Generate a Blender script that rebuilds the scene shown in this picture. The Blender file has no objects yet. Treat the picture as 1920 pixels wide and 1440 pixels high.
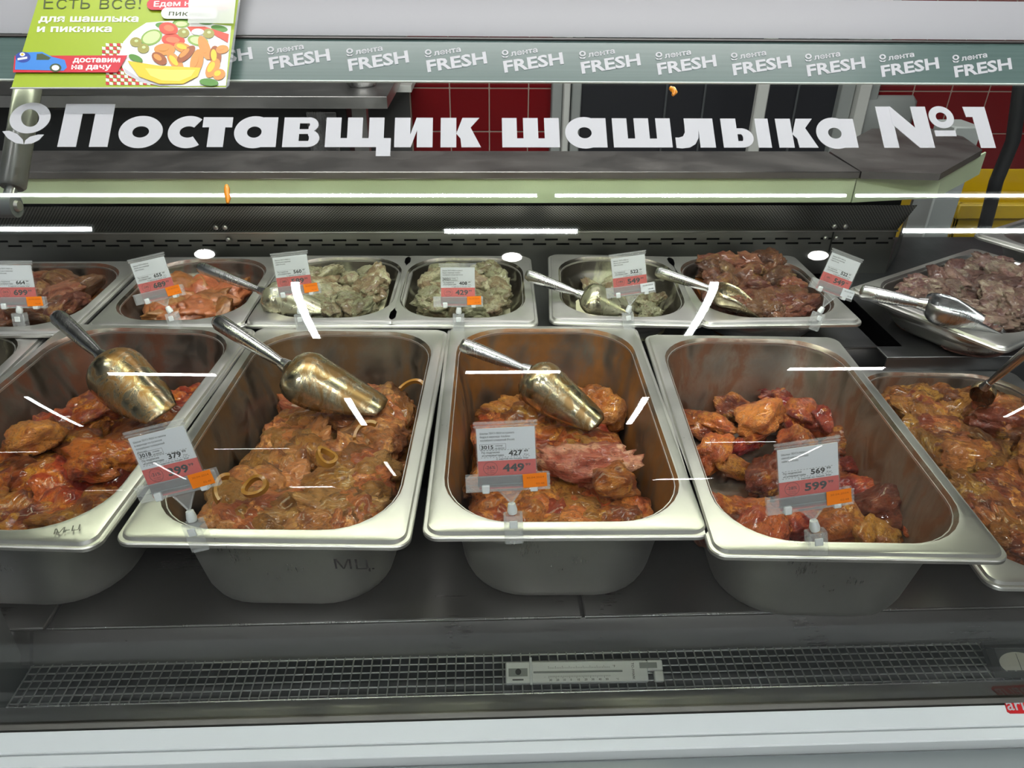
import bpy, math, random
import numpy as np
from math import radians, sin, cos, pi, tan, atan2, sqrt
from mathutils import Vector, Matrix, noise

random.seed(7); RNG = np.random.default_rng(7)
C = bpy.context.scene.collection
SC = bpy.context.scene

# ------------------------------------------------------------------ camera
HC = 1.512
YAW, PITCH, ROLL, F = radians(2.5), radians(30.5), radians(0.65), 1400.0
CAMROT = Matrix.Rotation(-YAW, 3, 'Z') @ Matrix.Rotation(radians(90) - PITCH, 3, 'X') @ Matrix.Rotation(ROLL, 3, 'Z')
cam = bpy.data.cameras.new('camera'); camo = bpy.data.objects.new('camera', cam); C.objects.link(camo)
camo.location = (0, 0, HC); camo.rotation_euler = CAMROT.to_euler()
cam.sensor_width = 36; cam.lens = F / 1920 * 36; cam.clip_start = .01
SC.camera = camo
SC.view_settings.view_transform = 'Standard'; SC.view_settings.look = 'None'
SC.view_settings.gamma = 1; SC.view_settings.use_curve_mapping = False
SC.view_settings.exposure = -0.62

# ------------------------------------------------------------------ world
W = bpy.data.worlds.new('world'); SC.world = W; W.use_nodes = True
W.node_tree.nodes['Background'].inputs[0].default_value = (.80, .86, .90, 1)
W.node_tree.nodes['Background'].inputs[1].default_value = .17

# ------------------------------------------------------------------ area lights: unseen fill added to brighten the counter and kitchen
def area(name, loc, rot, sx, sy, power, col):
    l = bpy.data.lights.new(name, 'AREA'); l.shape = 'RECTANGLE'; l.size = sx; l.size_y = sy
    l.energy = power; l.color = col
    o = bpy.data.objects.new(name, l); C.objects.link(o); o.location = loc; o.rotation_euler = rot
    return o
area('counter_fill_light', (0.1, 1.25, 3.2), (radians(8), 0, 0), 2.6, .12, 62, (1, .99, .95))
area('kitchen_fill_light', (0.5, 2.9, 3.2), (radians(10), 0, 0), 3.0, .3, 26, (1, .97, .94))

# ------------------------------------------------------------------ pixel helpers (measuring only)
def ray(px, py):
    return CAMROT @ Vector(((px - 960) / F, (720 - py) / F, -1))
def at(px, py, z):
    d = ray(px, py); t = (z - HC) / d.z
    return Vector((d.x * t, d.y * t, z))
def atY(px, py, y):
    d = ray(px, py); t = y / d.y
    return Vector((d.x * t, y, HC + d.z * t))
def atD(px, py, dep):
    return Vector((0, 0, HC)) + ray(px, py) * dep

# ------------------------------------------------------------------ materials
def newmat(name):
    m = bpy.data.materials.new(name); m.use_nodes = True
    return m, m.node_tree, m.node_tree.nodes['Principled BSDF']
def setp(p, **k):
    for a, v in k.items():
        a = a.replace('_', ' ')
        s = p.inputs[a]
        s.default_value = v
def nd(t, typ, ins=None, **attrs):
    n = t.nodes.new(typ)
    for a, v in attrs.items(): setattr(n, a, v)
    for a, v in (ins or {}).items():
        if isinstance(v, bpy.types.NodeSocket): t.links.new(v, n.inputs[a])
        else: n.inputs[a].default_value = v
    return n
def ramp(t, fac, stops):
    n = t.nodes.new('ShaderNodeValToRGB'); t.links.new(fac, n.inputs[0])
    e = n.color_ramp.elements
    while len(e) < len(stops): e.new(.5)
    for i, (p, c) in enumerate(stops):
        e[i].position = p; e[i].color = (*c, 1) if len(c) == 3 else c
    return n.outputs[0]
def mixc(t, fac, a, b, mode='MIX'):
    n = t.nodes.new('ShaderNodeMix'); n.data_type = 'RGBA'; n.blend_type = mode
    for i, v in ((0, fac), (6, a), (7, b)):
        if isinstance(v, bpy.types.NodeSocket): t.links.new(v, n.inputs[i])
        else: n.inputs[i].default_value = (*v, 1) if isinstance(v, tuple) and len(v) == 3 else v
    return n.outputs[2]
def plain(name, col, rough=.5, metal=0, **k):
    m, t, p = newmat(name)
    setp(p, Base_Color=(*col, 1), Roughness=rough, Metallic=metal, **k)
    return m
def emis(name, col, st):
    m, t, p = newmat(name)
    setp(p, Base_Color=(0, 0, 0, 1), Emission_Color=(*col, 1), Emission_Strength=st)
    return m
def obco(t, scale=(1, 1, 1), rnd=False):
    tc = t.nodes.new('ShaderNodeTexCoord')
    mp = nd(t, 'ShaderNodeMapping', {'Vector': tc.outputs['Object'], 'Scale': scale})
    if rnd:
        oi = t.nodes.new('ShaderNodeObjectInfo')
        ml = nd(t, 'ShaderNodeMath', {0: oi.outputs['Random'], 1: 37.0}, operation='MULTIPLY')
        cb = nd(t, 'ShaderNodeCombineXYZ', {0: ml.outputs[0], 1: ml.outputs[0]})
        t.links.new(cb.outputs[0], mp.inputs['Location'])
    return mp.outputs[0]
def noi(t, vec, scale, detail=3, rough=.55, dist=0):
    return nd(t, 'ShaderNodeTexNoise', {'Vector': vec, 'Scale': scale, 'Detail': detail, 'Roughness': rough, 'Distortion': dist}).outputs[0]
def bump(t, p, h, strength, distance, normal=None):
    b = nd(t, 'ShaderNodeBump', {'Height': h, 'Strength': strength, 'Distance': distance})
    if normal: t.links.new(normal, b.inputs['Normal'])
    t.links.new(b.outputs[0], p.inputs['Normal']); return b.outputs[0]

def steel(name, col=(.56, .55, .54), rough=.3, brush=(1, 60, 60), amt=.10, film=None, film_amt=.5, blotch=.15, fscale=16, metal=1.0, filmd=1.0):
    """brushed stainless steel; film = colour of a dried marinade film on it"""
    m, t, p = newmat(name)
    v = obco(t); vb = obco(t, brush)
    n1 = noi(t, vb, 8, 3)
    n2 = noi(t, v, 9, 5, .6)
    c = mixc(t, n2, tuple(x * (1 - blotch) for x in col), col)
    r = nd(t, 'ShaderNodeMapRange', {0: n2, 1: .3, 2: .75, 3: rough - .07, 4: rough + .12}).outputs[0]
    r2 = nd(t, 'ShaderNodeMath', {0: r, 1: nd(t, 'ShaderNodeMath', {0: n1, 1: .15}, operation='MULTIPLY').outputs[0]}, operation='ADD').outputs[0]
    setp(p, Metallic=metal)
    bump(t, p, n1, amt, .0006)
    if film is None:
        t.links.new(c, p.inputs['Base Color']); t.links.new(r2, p.inputs['Roughness'])
    else:
        n3 = noi(t, obco(t, (1, 1, .45)), fscale, 6, .62, .6)
        mask = nd(t, 'ShaderNodeMapRange', {0: n3, 1: .62 - film_amt * .4, 2: .70 - film_amt * .22, 3: 0.0, 4: 1.0}).outputs[0]
        n4 = noi(t, v, 60, 3)
        fc = mixc(t, n4, tuple(x * .55 for x in film), tuple(min(1, x * 1.25) for x in film))
        mk = nd(t, 'ShaderNodeMath', {0: mask, 1: .86}, operation='MULTIPLY').outputs[0]
        t.links.new(mixc(t, mk, c, fc), p.inputs['Base Color'])
        mm = nd(t, 'ShaderNodeMath', {0: 1.0, 1: nd(t, 'ShaderNodeMath', {0: mk, 1: filmd}, operation='MULTIPLY').outputs[0]}, operation='SUBTRACT').outputs[0]
        t.links.new(mm, p.inputs['Metallic'])
        t.links.new(nd(t, 'ShaderNodeMapRange', {0: mask, 3: rough, 4: .33}).outputs[0], p.inputs['Roughness'])
    return m

def meat(name, cols, fat=(.75, .45, .2), fat_amt=.35, rough=.30, spice=True, bs=.80, coat=.5):
    m, t, p = newmat(name)
    v = obco(t, rnd=True)
    a = noi(t, v, 1.3, 4, .6, .5)
    oi0 = t.nodes.new('ShaderNodeObjectInfo')
    r1 = nd(t, 'ShaderNodeMath', {0: nd(t, 'ShaderNodeMath', {0: oi0.outputs['Random'], 1: 7.31}, operation='MULTIPLY').outputs[0]}, operation='FRACT').outputs[0]
    a = nd(t, 'ShaderNodeMath', {0: a, 1: nd(t, 'ShaderNodeMapRange', {0: r1, 3: -.11, 4: .11}).outputs[0]}, operation='ADD').outputs[0]
    base = ramp(t, a, [(.39, cols[0]), (.50, cols[1]), (.62, cols[2])])
    b = noi(t, v, 1.1, 3, .5, 1.2)
    fm = nd(t, 'ShaderNodeMapRange', {0: b, 1: .68 - fat_amt * .30, 2: .74 - fat_amt * .30}).outputs[0]
    fine = noi(t, v, 7, 5, .65, .3)
    fm2 = nd(t, 'ShaderNodeMath', {0: fm, 1: nd(t, 'ShaderNodeMapRange', {0: fine, 1: .35, 2: .6}).outputs[0]}, operation='MULTIPLY').outputs[0]
    c = mixc(t, fm2, base, fat)
    c = mixc(t, nd(t, 'ShaderNodeMapRange', {0: fine, 1: .33, 2: .5, 3: .6, 4: 0.0}).outputs[0], c, tuple(x * .45 for x in cols[0]))
    if spice:
        vo = nd(t, 'ShaderNodeTexVoronoi', {'Vector': v, 'Scale': 9.0}).outputs['Distance']
        sp = nd(t, 'ShaderNodeMapRange', {0: vo, 1: .10, 2: .17, 3: .75, 4: 0.0}).outputs[0]
        c = mixc(t, sp, c, (.05, .02, .008))
    oi = t.nodes.new('ShaderNodeObjectInfo')
    hs = nd(t, 'ShaderNodeHueSaturation', {'Color': c, 'Hue': nd(t, 'ShaderNodeMapRange', {0: oi.outputs['Random'], 3: .487, 4: .512}).outputs[0],
            'Value': nd(t, 'ShaderNodeMapRange', {0: oi.outputs['Random'], 3: 1.3, 4: .75}).outputs[0]})
    t.links.new(hs.outputs[0], p.inputs['Base Color'])
    setp(p, Roughness=rough, Coat_Weight=coat, Coat_Roughness=.10, Specular_IOR_Level=.6)
    # muscle fibres run along one axis
    fib = noi(t, obco(t, (1.2, 7, 7), rnd=True), 2.4, 4, .6, .6)
    s = nd(t, 'ShaderNodeMath', {0: fib, 1: noi(t, v, 3.6, 8, .78)}, operation='ADD').outputs[0]
    bump(t, p, s, bs, .010)
    return m

def glassy(name, tint=(.93, .97, .95), ior=1.45, refl=(1, 1, 1), rough=0.0):
    m, t, p = newmat(name); t.nodes.remove(p)
    fr = nd(t, 'ShaderNodeFresnel', {'IOR': ior})
    tr = nd(t, 'ShaderNodeBsdfTransparent', {'Color': (*tint, 1)})
    gl = nd(t, 'ShaderNodeBsdfGlossy', {'Color': (*refl, 1), 'Roughness': rough})
    mx = nd(t, 'ShaderNodeMixShader', {0: fr.outputs[0], 1: tr.outputs[0], 2: gl.outputs[0]})
    t.links.new(mx.outputs[0], t.nodes['Material Output'].inputs[0]); return m
def clearplastic(name, col=(.8, .82, .84), alpha=.16):
    m, t, p = newmat(name)
    setp(p, Base_Color=(*col, 1), Roughness=.12, Alpha=alpha, Specular_IOR_Level=.7); return m

MS = steel('brushed_steel')
MS_PAN = steel('pan_steel', (.80, .785, .76), .27, (60, 60, 1), .08, blotch=.30, metal=.90)
MS_DARK = steel('dark_steel', (.20, .20, .21), .34, (60, 1, 60))
MS_DECK = steel('deck_steel', (.21, .203, .20), .25, (1, 60, 60), .06, blotch=.3)
MS_TOP = steel('worktop_steel', (.33, .31, .30), .33, (1, 60, 60), .12)
MS_FASCIA = steel('fascia_lit_steel', (.74, .86, .58), .48, (60, 60, 60), .5, blotch=.15, metal=.35)  # greenish glow of the case lamp is put into this colour
MS_BACK = steel('back_steel', (.34, .335, .31), .36, (1, 60, 60), .08)
MS_POL = steel('polished_steel', (.70, .70, .70), .16, (60, 1, 1), .03)
WHITE = plain('white_paint', (.74, .75, .77), .35)
VINYL = plain('white_vinyl', (.42, .42, .445), .45)
BLACK = plain('black_print', (.012, .012, .013), .5)
BLKPL = plain('black_plastic', (.015, .016, .017), .4)
GREYPL = plain('grey_plastic', (.10, .11, .115), .45)
GREYFR = plain('grey_frame', (.30, .32, .31), .5)
PALEFR = plain('pale_frame', (.60, .61, .58), .5)
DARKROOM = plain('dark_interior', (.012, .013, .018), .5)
REDTAG = plain('tag_red', (.62, .085, .075), .4)
WHITETAG = plain('tag_white', (.72, .75, .80), .4)
ORANGE = plain('orange_sticker', (1.0, .24, .005), .5)
PLAST = clearplastic('clear_plastic')
PLAST2 = clearplastic('clear_sleeve', (.85, .86, .88), .06)
MILKY = plain('milky_plastic', (.75, .78, .80), .35)
THERM = plain('thermometer_white', (.88, .90, .90), .35)
GLASS = glassy('curved_glass', (.96, .98, .97), 1.42)
SMEAR = plain('orange_marinade', (.70, .24, .01), .2)

# ------------------------------------------------------------------ mesh helpers
class MB:
    def __init__(s): s.v = []; s.f = []; s.m = []
    def add(s, vs, fs, mi=0):
        o = len(s.v); s.v += [tuple(v) for v in vs]
        s.f += [tuple(i + o for i in f) for f in fs]; s.m += [mi] * len(fs); return s
    def box(s, x0, x1, y0, y1, z0, z1, mi=0, bev=0):
        if bev: return s.rbox(x0, x1, y0, y1, z0, z1, bev, mi)
        vs = [(x, y, z) for z in (z0, z1) for y in (y0, y1) for x in (x0, x1)]
        return s.add(vs, [(0, 2, 3, 1), (4, 5, 7, 6), (0, 1, 5, 4), (2, 6, 7, 3), (0, 4, 6, 2), (1, 3, 7, 5)], mi)
    def rbox(s, x0, x1, y0, y1, z0, z1, b, mi=0):
        b = min(b, (x1 - x0) / 2.01, (y1 - y0) / 2.01, (z1 - z0) / 2.01)
        vs = []; idx = {}
        def rc(i):
            hx, hy = (x1 - x0) / 2 - i, (y1 - y0) / 2 - i
            cx, cy = (x0 + x1) / 2, (y0 + y1) / 2
            q = b - i
            return [(cx + sx * (hx - (q if a else 0)), cy + sy * (hy - (0 if a else q)))
                    for (sx, sy, a) in ((-1, -1, 0), (-1, -1, 1), (1, -1, 1), (1, -1, 0), (1, 1, 0), (1, 1, 1), (-1, 1, 1), (-1, 1, 0))]
        rings = [(rc(b * .95), z0), (rc(0), z0 + b), (rc(0), z1 - b), (rc(b * .95), z1)]
        vs = [(x, y, z) for r, z in rings for x, y in r]; fs = []
        for k in range(3):
            for j in range(8):
                a = k * 8 + j; c = k * 8 + (j + 1) % 8
                fs.append((a, c, c + 8, a + 8))
        fs.append(tuple(range(7, -1, -1))); fs.append(tuple(range(24, 32)))
        return s.add(vs, fs, mi)
    def tube(s, pts, r, n=8, mi=0, cap=True):
        pts = [Vector(p) for p in pts]; R = r if isinstance(r, (list, tuple)) else [r] * len(pts)
        vs = []; fs = []
        up = None
        for i, p in enumerate(pts):
            d = (pts[min(i + 1, len(pts) - 1)] - pts[max(i - 1, 0)]).normalized()
            if up is None: up = d.orthogonal().normalized()
            up = (up - d * up.dot(d)).normalized(); q = d.cross(up)
            for k in range(n):
                a = 2 * pi * k / n; vs.append(p + (up * cos(a) + q * sin(a)) * R[i])
        for i in range(len(pts) - 1):
            for k in range(n):
                a = i * n + k; b = i * n + (k + 1) % n
                fs.append((a, b, b + n, a + n))
        if cap: fs.append(tuple(range(n - 1, -1, -1))); fs.append(tuple(range(len(vs) - n, len(vs))))
        return s.add(vs, fs, mi)
    def prism(s, poly, mp, t=0.0004, mi=0):
        """polygon in 2-D mapped by mp(x, y, off)"""
        n = len(poly)
        vs = [mp(x, y, t) for x, y in poly] + [mp(x, y, 0) for x, y in poly]
        return s.add(vs, [tuple(range(n)), tuple(range(2 * n - 1, n - 1, -1))] + [(i, i + n, (i + 1) % n + n, (i + 1) % n) for i in range(n)], mi)
    def strip(s, A, B, mp, t=0.0004, mi=0):
        """two matching outlines (open) -> quads"""
        for i in range(len(A) - 1): s.prism([A[i], A[i + 1], B[i + 1], B[i]], mp, t, mi)
        return s
    def build(s, name, mats, parent=None, smooth=None, loc=None, rot=None):
        me = bpy.data.meshes.new(name); me.from_pydata(s.v, [], s.f)
        for m in (mats if isinstance(mats, (list, tuple)) else [mats]): me.materials.append(m)
        if any(s.m): me.polygons.foreach_set('material_index', s.m)
        me.update()
        if smooth is not None:
            me.shade_smooth()
            if smooth < 170: me.set_sharp_from_angle(angle=radians(smooth))
        return link(name, me, parent, loc, rot)
def link(name, me, parent=None, loc=None, rot=None):
    o = bpy.data.objects.new(name, me); C.objects.link(o)
    if parent: o.parent = parent
    if loc is not None: o.location = loc
    if rot is not None: o.rotation_euler = rot
    return o
def tag(o, label=None, cat=None, group=None, kind=None):
    if label: o['label'] = label
    if cat: o['category'] = cat
    if group: o['group'] = group
    if kind: o['kind'] = kind
    return o
def empty(name, loc=(0, 0, 0), rot=None):
    o = bpy.data.objects.new(name, None); C.objects.link(o); o.location = loc; o.empty_display_size = .02
    if rot is not None: o.rotation_euler = rot
    return o
def boxo(name, mat, b, parent=None, bev=.001):
    return MB().box(*b, bev=bev).build(name, mat, parent, smooth=40)
_txt = {}
def txt(s, bold=0.0, sp=1.0):
    """text as 2-D verts and faces, cap height about .7; outlines are thickened by bold and filled here"""
    k = (s, bold, sp)
    if k in _txt: return _txt[k]
    from mathutils.geometry import delaunay_2d_cdt
    cu = bpy.data.curves.new('lettering', 'FONT'); cu.body = s; cu.resolution_u = 2; cu.space_character = sp; cu.fill_mode = 'NONE'
    o = bpy.data.objects.new('lettering', cu); C.objects.link(o)
    dg = bpy.context.evaluated_depsgraph_get(); e = o.evaluated_get(dg); me = e.to_mesh()
    V = np.array([v.co[:2] for v in me.vertices]); E_ = [tuple(x.vertices) for x in me.edges]
    e.to_mesh_clear(); bpy.data.objects.remove(o); bpy.data.curves.remove(cu)
    nb = {}
    for a, b in E_: nb.setdefault(a, []).append(b); nb.setdefault(b, []).append(a)
    seen = set(); loops = []
    for a in nb:
        if a in seen: continue
        L = [a]; seen.add(a)
        while True:
            n = [x for x in nb[L[-1]] if x not in seen]
            if not n: break
            L.append(n[0]); seen.add(n[0])
        if len(L) > 2: loops.append(L)
    def inside(P, loops_):
        cnt = np.zeros(len(P), int)
        for L in loops_:
            A = V2[L]; B = np.roll(A, -1, 0)
            cy = (A[None, :, 1] > P[:, None, 1]) != (B[None, :, 1] > P[:, None, 1])
            dy = B[:, 1] - A[:, 1]; dy = np.where(np.abs(dy) < 1e-12, 1e-12, dy)
            xi = (B[:, 0] - A[:, 0])[None] * (P[:, None, 1] - A[None, :, 1]) / dy[None] + A[None, :, 0]
            cnt += (cy & (P[:, None, 0] < xi)).sum(1)
        return cnt % 2 == 1
    V2 = V
    out = V.copy()
    for L in loops:
        others = [M for M in loops if M is not L and V[M][:, 0].min() < V[L][:, 0].min() and V[M][:, 0].max() > V[L][:, 0].max() and V[M][:, 1].min() < V[L][:, 1].min()]
        hole = bool(others) and bool(inside(V[L[:1]], others)[0])
        A = V[L]; ar = (A[:, 0] * np.roll(A[:, 1], -1) - np.roll(A[:, 0], -1) * A[:, 1]).sum()
        sg = 1 if (ar > 0) != hole else -1
        d0 = A - np.roll(A, 1, 0); d1 = np.roll(A, -1, 0) - A
        d0 /= np.linalg.norm(d0, axis=1, keepdims=True) + 1e-12; d1 /= np.linalg.norm(d1, axis=1, keepdims=True) + 1e-12
        n0 = np.stack([d0[:, 1], -d0[:, 0]], 1); n1 = np.stack([d1[:, 1], -d1[:, 0]], 1)
        m_ = n0 + n1; m_ /= np.maximum(.35, (m_ * n0).sum(1, keepdims=True))
        out[L] = A + sg * m_ * bold
    V2 = out
    r = delaunay_2d_cdt([Vector(v) for v in out], E_, [], 1, 1e-7)
    vs = np.array([v[:] for v in r[0]]); T_ = np.array([f for f in r[2] if len(f) == 3])
    ok = inside(vs[T_].mean(1), loops)
    _txt[k] = ([tuple(v) for v in vs], [tuple(int(q) for q in f) for f in T_[ok]]); return _txt[k]
def put(mb, s, x, y, h, mp, width=None, bold=0.0, rot=0, shear=0, off=.0005, sp=1.0, yd=1):
    """write s with cap height h at x, y; mp(x, y, off) maps to 3-D; yd=-1 when y grows downward"""
    vs, fs = txt(s, bold, sp)
    if not vs: return
    x0 = min(v[0] for v in vs); x1 = max(v[0] for v in vs)
    sy = h / .7; sx = sy if width is None else width / (x1 - x0)
    c, sn = cos(rot), sin(rot); out = []
    for a, b in vs:
        a = (a - x0) * sx + b * sy * shear; b = b * sy
        out.append(mp(x + a * c - b * sn, y + yd * (a * sn + b * c), off))
    mb.add(out, fs)

# ------------------------------------------------------------------ glass profile (Y, Z), from the foot up
def catmull(P, n=10):
    out = []
    for i in range(len(P) - 1):
        p0, p1, p2, p3 = P[max(i - 1, 0)], P[i], P[i + 1], P[min(i + 2, len(P) - 1)]
        for k in range(n):
            t = k / n
            out.append(tuple(.5 * ((2 * p1[j]) + (-p0[j] + p2[j]) * t + (2 * p0[j] - 5 * p1[j] + 4 * p2[j] - p3[j]) * t * t + (-p0[j] + 3 * p1[j] - 3 * p2[j] + p3[j]) * t ** 3) for j in (0, 1)))
    out.append(P[-1]); return out
SL = radians(40)
GT = (.955, HC - .090)                                   # top end of the glass
def slp(s): return (GT[0] - s * cos(SL), GT[1] - s * sin(SL))
# the upper part is straight, the lower part bends down to the foot
S_ARC = .33
_A = slp(S_ARC); Y_FOOT = .545; R_ARC = (_A[0] - Y_FOOT) / (1 - sin(SL)); _C = (Y_FOOT + R_ARC, _A[1] - R_ARC * cos(SL))
GP = [(Y_FOOT, HC - .755 + (_C[1] - HC + .755) * k / 4) for k in range(4)]
GP += [(_C[0] - R_ARC * sin(a_), _C[1] + R_ARC * cos(a_)) for a_ in [radians(90) + (SL - radians(90)) * k / 160 for k in range(161)]]
GP += [slp(S_ARC * (1 - k / 8)) for k in range(1, 9)]
GA = [0]
for a, b in zip(GP[:-1], GP[1:]): GA.append(GA[-1] + sqrt((a[0] - b[0]) ** 2 + (a[1] - b[1]) ** 2))
def gprof(s):
    """point and outward normal at arc length s from the foot"""
    s = max(0, s)
    for i in range(len(GA) - 1):
        if s <= GA[i + 1] or i == len(GA) - 2:
            t = (s - GA[i]) / (GA[i + 1] - GA[i]); a, b = GP[i], GP[i + 1]
            dy, dz = b[0] - a[0], b[1] - a[1]; L = sqrt(dy * dy + dz * dz)
            return a[0] + dy * t, a[1] + dz * t, -dz / L, dy / L
def gpt(X, s, off=0):
    y, z, ny, nz = gprof(s)
    return (X, y + ny * off, z + nz * off)
def on_glass(px, py):
    """where the sight line meets the glass: X, s, normal"""
    d = ray(px, py)
    for i in range(len(GP) - 1, 0, -1):
        b, a = GP[i], GP[i - 1]
        ey, ez = b[0] - a[0], b[1] - a[1]
        # a + e*u = (d.y*t, HC + d.z*t)
        det = ey * (-d.z) - ez * (-d.y)
        if abs(det) < 1e-12: continue
        ry, rz = -a[0], HC - a[1]
        u = (ry * (-d.z) - rz * (-d.y)) / det
        if -1e-6 <= u <= 1 + 1e-6 or (i == len(GP) - 1 and u > 1):
            t = (a[0] + ey * u) / d.y; L = sqrt(ey * ey + ez * ez)
            return d.x * t, GA[i - 1] + u * (GA[i] - GA[i - 1]), Vector((0, -ez / L, ey / L)), Vector((d.x * t, d.y * t, HC + d.z * t))
    return None
def refl_hit(px, py, zc):
    h = on_glass(px, py)
    if not h: return None
    X, s, n, P = h; d = ray(px, py).normalized()
    r = d - 2 * d.dot(n) * n
    if r.z < .05: return None
    return P + r * ((zc - P.z) / r.z)

# ================================================================== SETTING
XL, XR = -.560, 1.30        # the case runs from its end panel far past the right of the frame
def struct(name, mb, mat, smooth=40, label=None):
    o = mb.build(name, mat, smooth=smooth); o['kind'] = 'structure'
    return o
FLOORM = plain('floor_tiles', (.50, .49, .47), .35)
CEILM = plain('ceiling_grey', (.10, .10, .105), .7)
struct('floor', MB().box(-9, 10, -14, 6, -.05, 0), FLOORM)
struct('ceiling', MB().box(-9, 10, -14, 6, 3.42, 3.5), CEILM)
# back wall of the kitchen with single red tiles
WY = 4.0
GROUT = plain('grout', (.36, .27, .22), .8)
m, t, p = newmat('red_tile')
v = obco(t, rnd=True)
c = mixc(t, noi(t, v, 3, 2), (.15, .005, .008), (.20, .008, .010))
t.links.new(c, p.inputs['Base Color']); setp(p, Roughness=.16); RTILE = m
wall = struct('wall_back', MB().box(-5, 6, WY, WY + .15, 0, 3.42), plain('wall_paint', (.10, .10, .10), .7))
tile = MB().rbox(-.0965, .0965, -.008, 0, -.1025, .1025, .003); tile_me = None
def tiles(x0, x1, z0, z1, px=.199, pz=.211):
    global tile_me
    gr = MB().box(x0 - .004, x1 + .004, -.004, 0, z0 - .004, z1 + .004).build('grout_bed', GROUT, wall, loc=(0, WY, 0))
    nx = max(1, round((x1 - x0) / px)); nz = round((z1 - z0) / pz)
    for i in range(nx):
        for j in range(nz):
            if tile_me is None:
                o = tile.build('tile', RTILE, wall); tile_me = o.data
            else: o = link('tile', tile_me, wall)
            o.location = (x0 + (i + .5) * px, WY, z0 + (j + .5) * pz)
a = atY(773, 246, WY)
gx0 = a.x - .199 * 0; gz = a.z
b = atY(1030, 246, WY)
tiles(gx0, gx0 + .199 * 4 - .02 * 0, gz - .211 * 3, gz + .211 * 4)
a2 = atY(1622, 250, WY)
tiles(a2.x, a2.x + .199 * 11, a2.z - .211 * 5, a2.z + .211 * 5)

# dark doorway between the tile fields: near-black slab stands in for its unlit interior, pale frames
dx0, dx1 = atY(1030, 250, WY).x, atY(1580, 250, WY).x
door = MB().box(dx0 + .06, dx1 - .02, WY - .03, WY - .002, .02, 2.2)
o = door.build('doorway_dark_interior', DARKROOM); o['kind'] = 'structure'
def frame_bar(x, w, y0, y1, mat, nm='door_frame', z0=.02, z1=2.25):
    return MB().box(x, x + w, y0, y1, z0, z1, bev=.006).build(nm, mat, o, smooth=40)
frame_bar(dx0, .055, WY - .07, WY - .002, GREYFR)
frame_bar(dx0 + .055, .035, WY - .10, WY - .002, PALEFR)
frame_bar(dx0 + .10, .05, WY - .06, WY - .002, GREYFR)
xp = atY(1405, 250, WY - .4).x
frame_bar(xp, .055, WY - .42, WY - .38, PALEFR, 'door_post')
for q in (1240, 1310, 1480):
    frame_bar(atY(q, 250, WY - .04).x, .012, WY - .045, WY - .03, GREYPL, 'door_seam')
xe = atY(1548, 250, WY).x
frame_bar(xe, .07, WY - .08, WY - .002, GREYFR)
frame_bar(xe + .075, .06, WY - .12, WY - .002, PALEFR)
frame_bar(xe + .14, .06, WY - .07, WY - .002, GREYFR)

# ------------------------------------------------------------------ kitchen furniture behind the case
ty = 3.1
pA, pB = atY(-140, 178, ty), atY(725, 178, ty); pC = atY(725, 204, ty)
kt = empty('steel_table', ((pA.x + pB.x) / 2, ty + .3, 0))
tag(kt, 'long stainless steel work table standing against the dark kitchen wall', 'table')
def K(b, nm, mat, bev=.002): return boxo(nm, mat, (b[0] - kt.location.x, b[1] - kt.location.x, b[2] - kt.location.y, b[3] - kt.location.y, b[4], b[5]), kt, bev)
K((pA.x, pB.x, ty, ty + .65, pC.z, pA.z), 'table_top', MS)
K((pA.x + .02, pB.x - .18, ty + .10, ty + .6, .25, pC.z - .002), 'cabinet_body', BLKPL)
K((pB.x - .16, pB.x - .10, ty + .10, ty + .16, 0, pC.z - .002), 'leg', MS)
K((pA.x + .04, pA.x + .10, ty + .10, ty + .16, 0, .25), 'leg', MS)
K((pB.x - .34, pB.x - .22, ty + .085, ty + .099, .6, pC.z - .03), 'drawer_front', MS_POL)
bw = atY(675, 157, ty + .2)
kb = MB()
prof = [(.0, 0), (.055, 0), (.062, .01), (.082, .055), (.085, .058), (.079, .055), (.055, .012), (0, .009)]
n = 24; vs = [(r * cos(2 * pi * k / n), r * sin(2 * pi * k / n), z) for r, z in prof for k in range(n)]
kb.add(vs, [(i * n + k, i * n + (k + 1) % n, (i + 1) * n + (k + 1) % n, (i + 1) * n + k) for i in range(len(prof) - 1) for k in range(n)])
tag(kb.build('steel_bowl', MS_POL, smooth=60, loc=(bw.x, ty + .25, pA.z + .0005)), 'small steel bowl on the right end of the kitchen work table', 'bowl')
# black appliance right of the table and an added pale board standing in for a reflected light band
q0, q1 = atY(60, 172, 3.6), atY(770, 157, 3.6)
sh = empty('pale_reflection_board', ((q0.x + q1.x) / 2, 3.8, q0.z))
tag(sh, 'pale board standing in for a reflected light band behind the printed glass', 'shelf')
cx = sh.location.x
boxo('reflection_board', PALEFR, (q0.x - cx, q1.x - cx, -.18, .195, 0, .03), sh)
for s_ in (.1, .5, .9): boxo('board_bracket', GREYFR, (q0.x - cx + s_ * (q1.x - q0.x) - .015, q0.x - cx + s_ * (q1.x - q0.x) + .015, .0, .195, -.10, -.001), sh)
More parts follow.
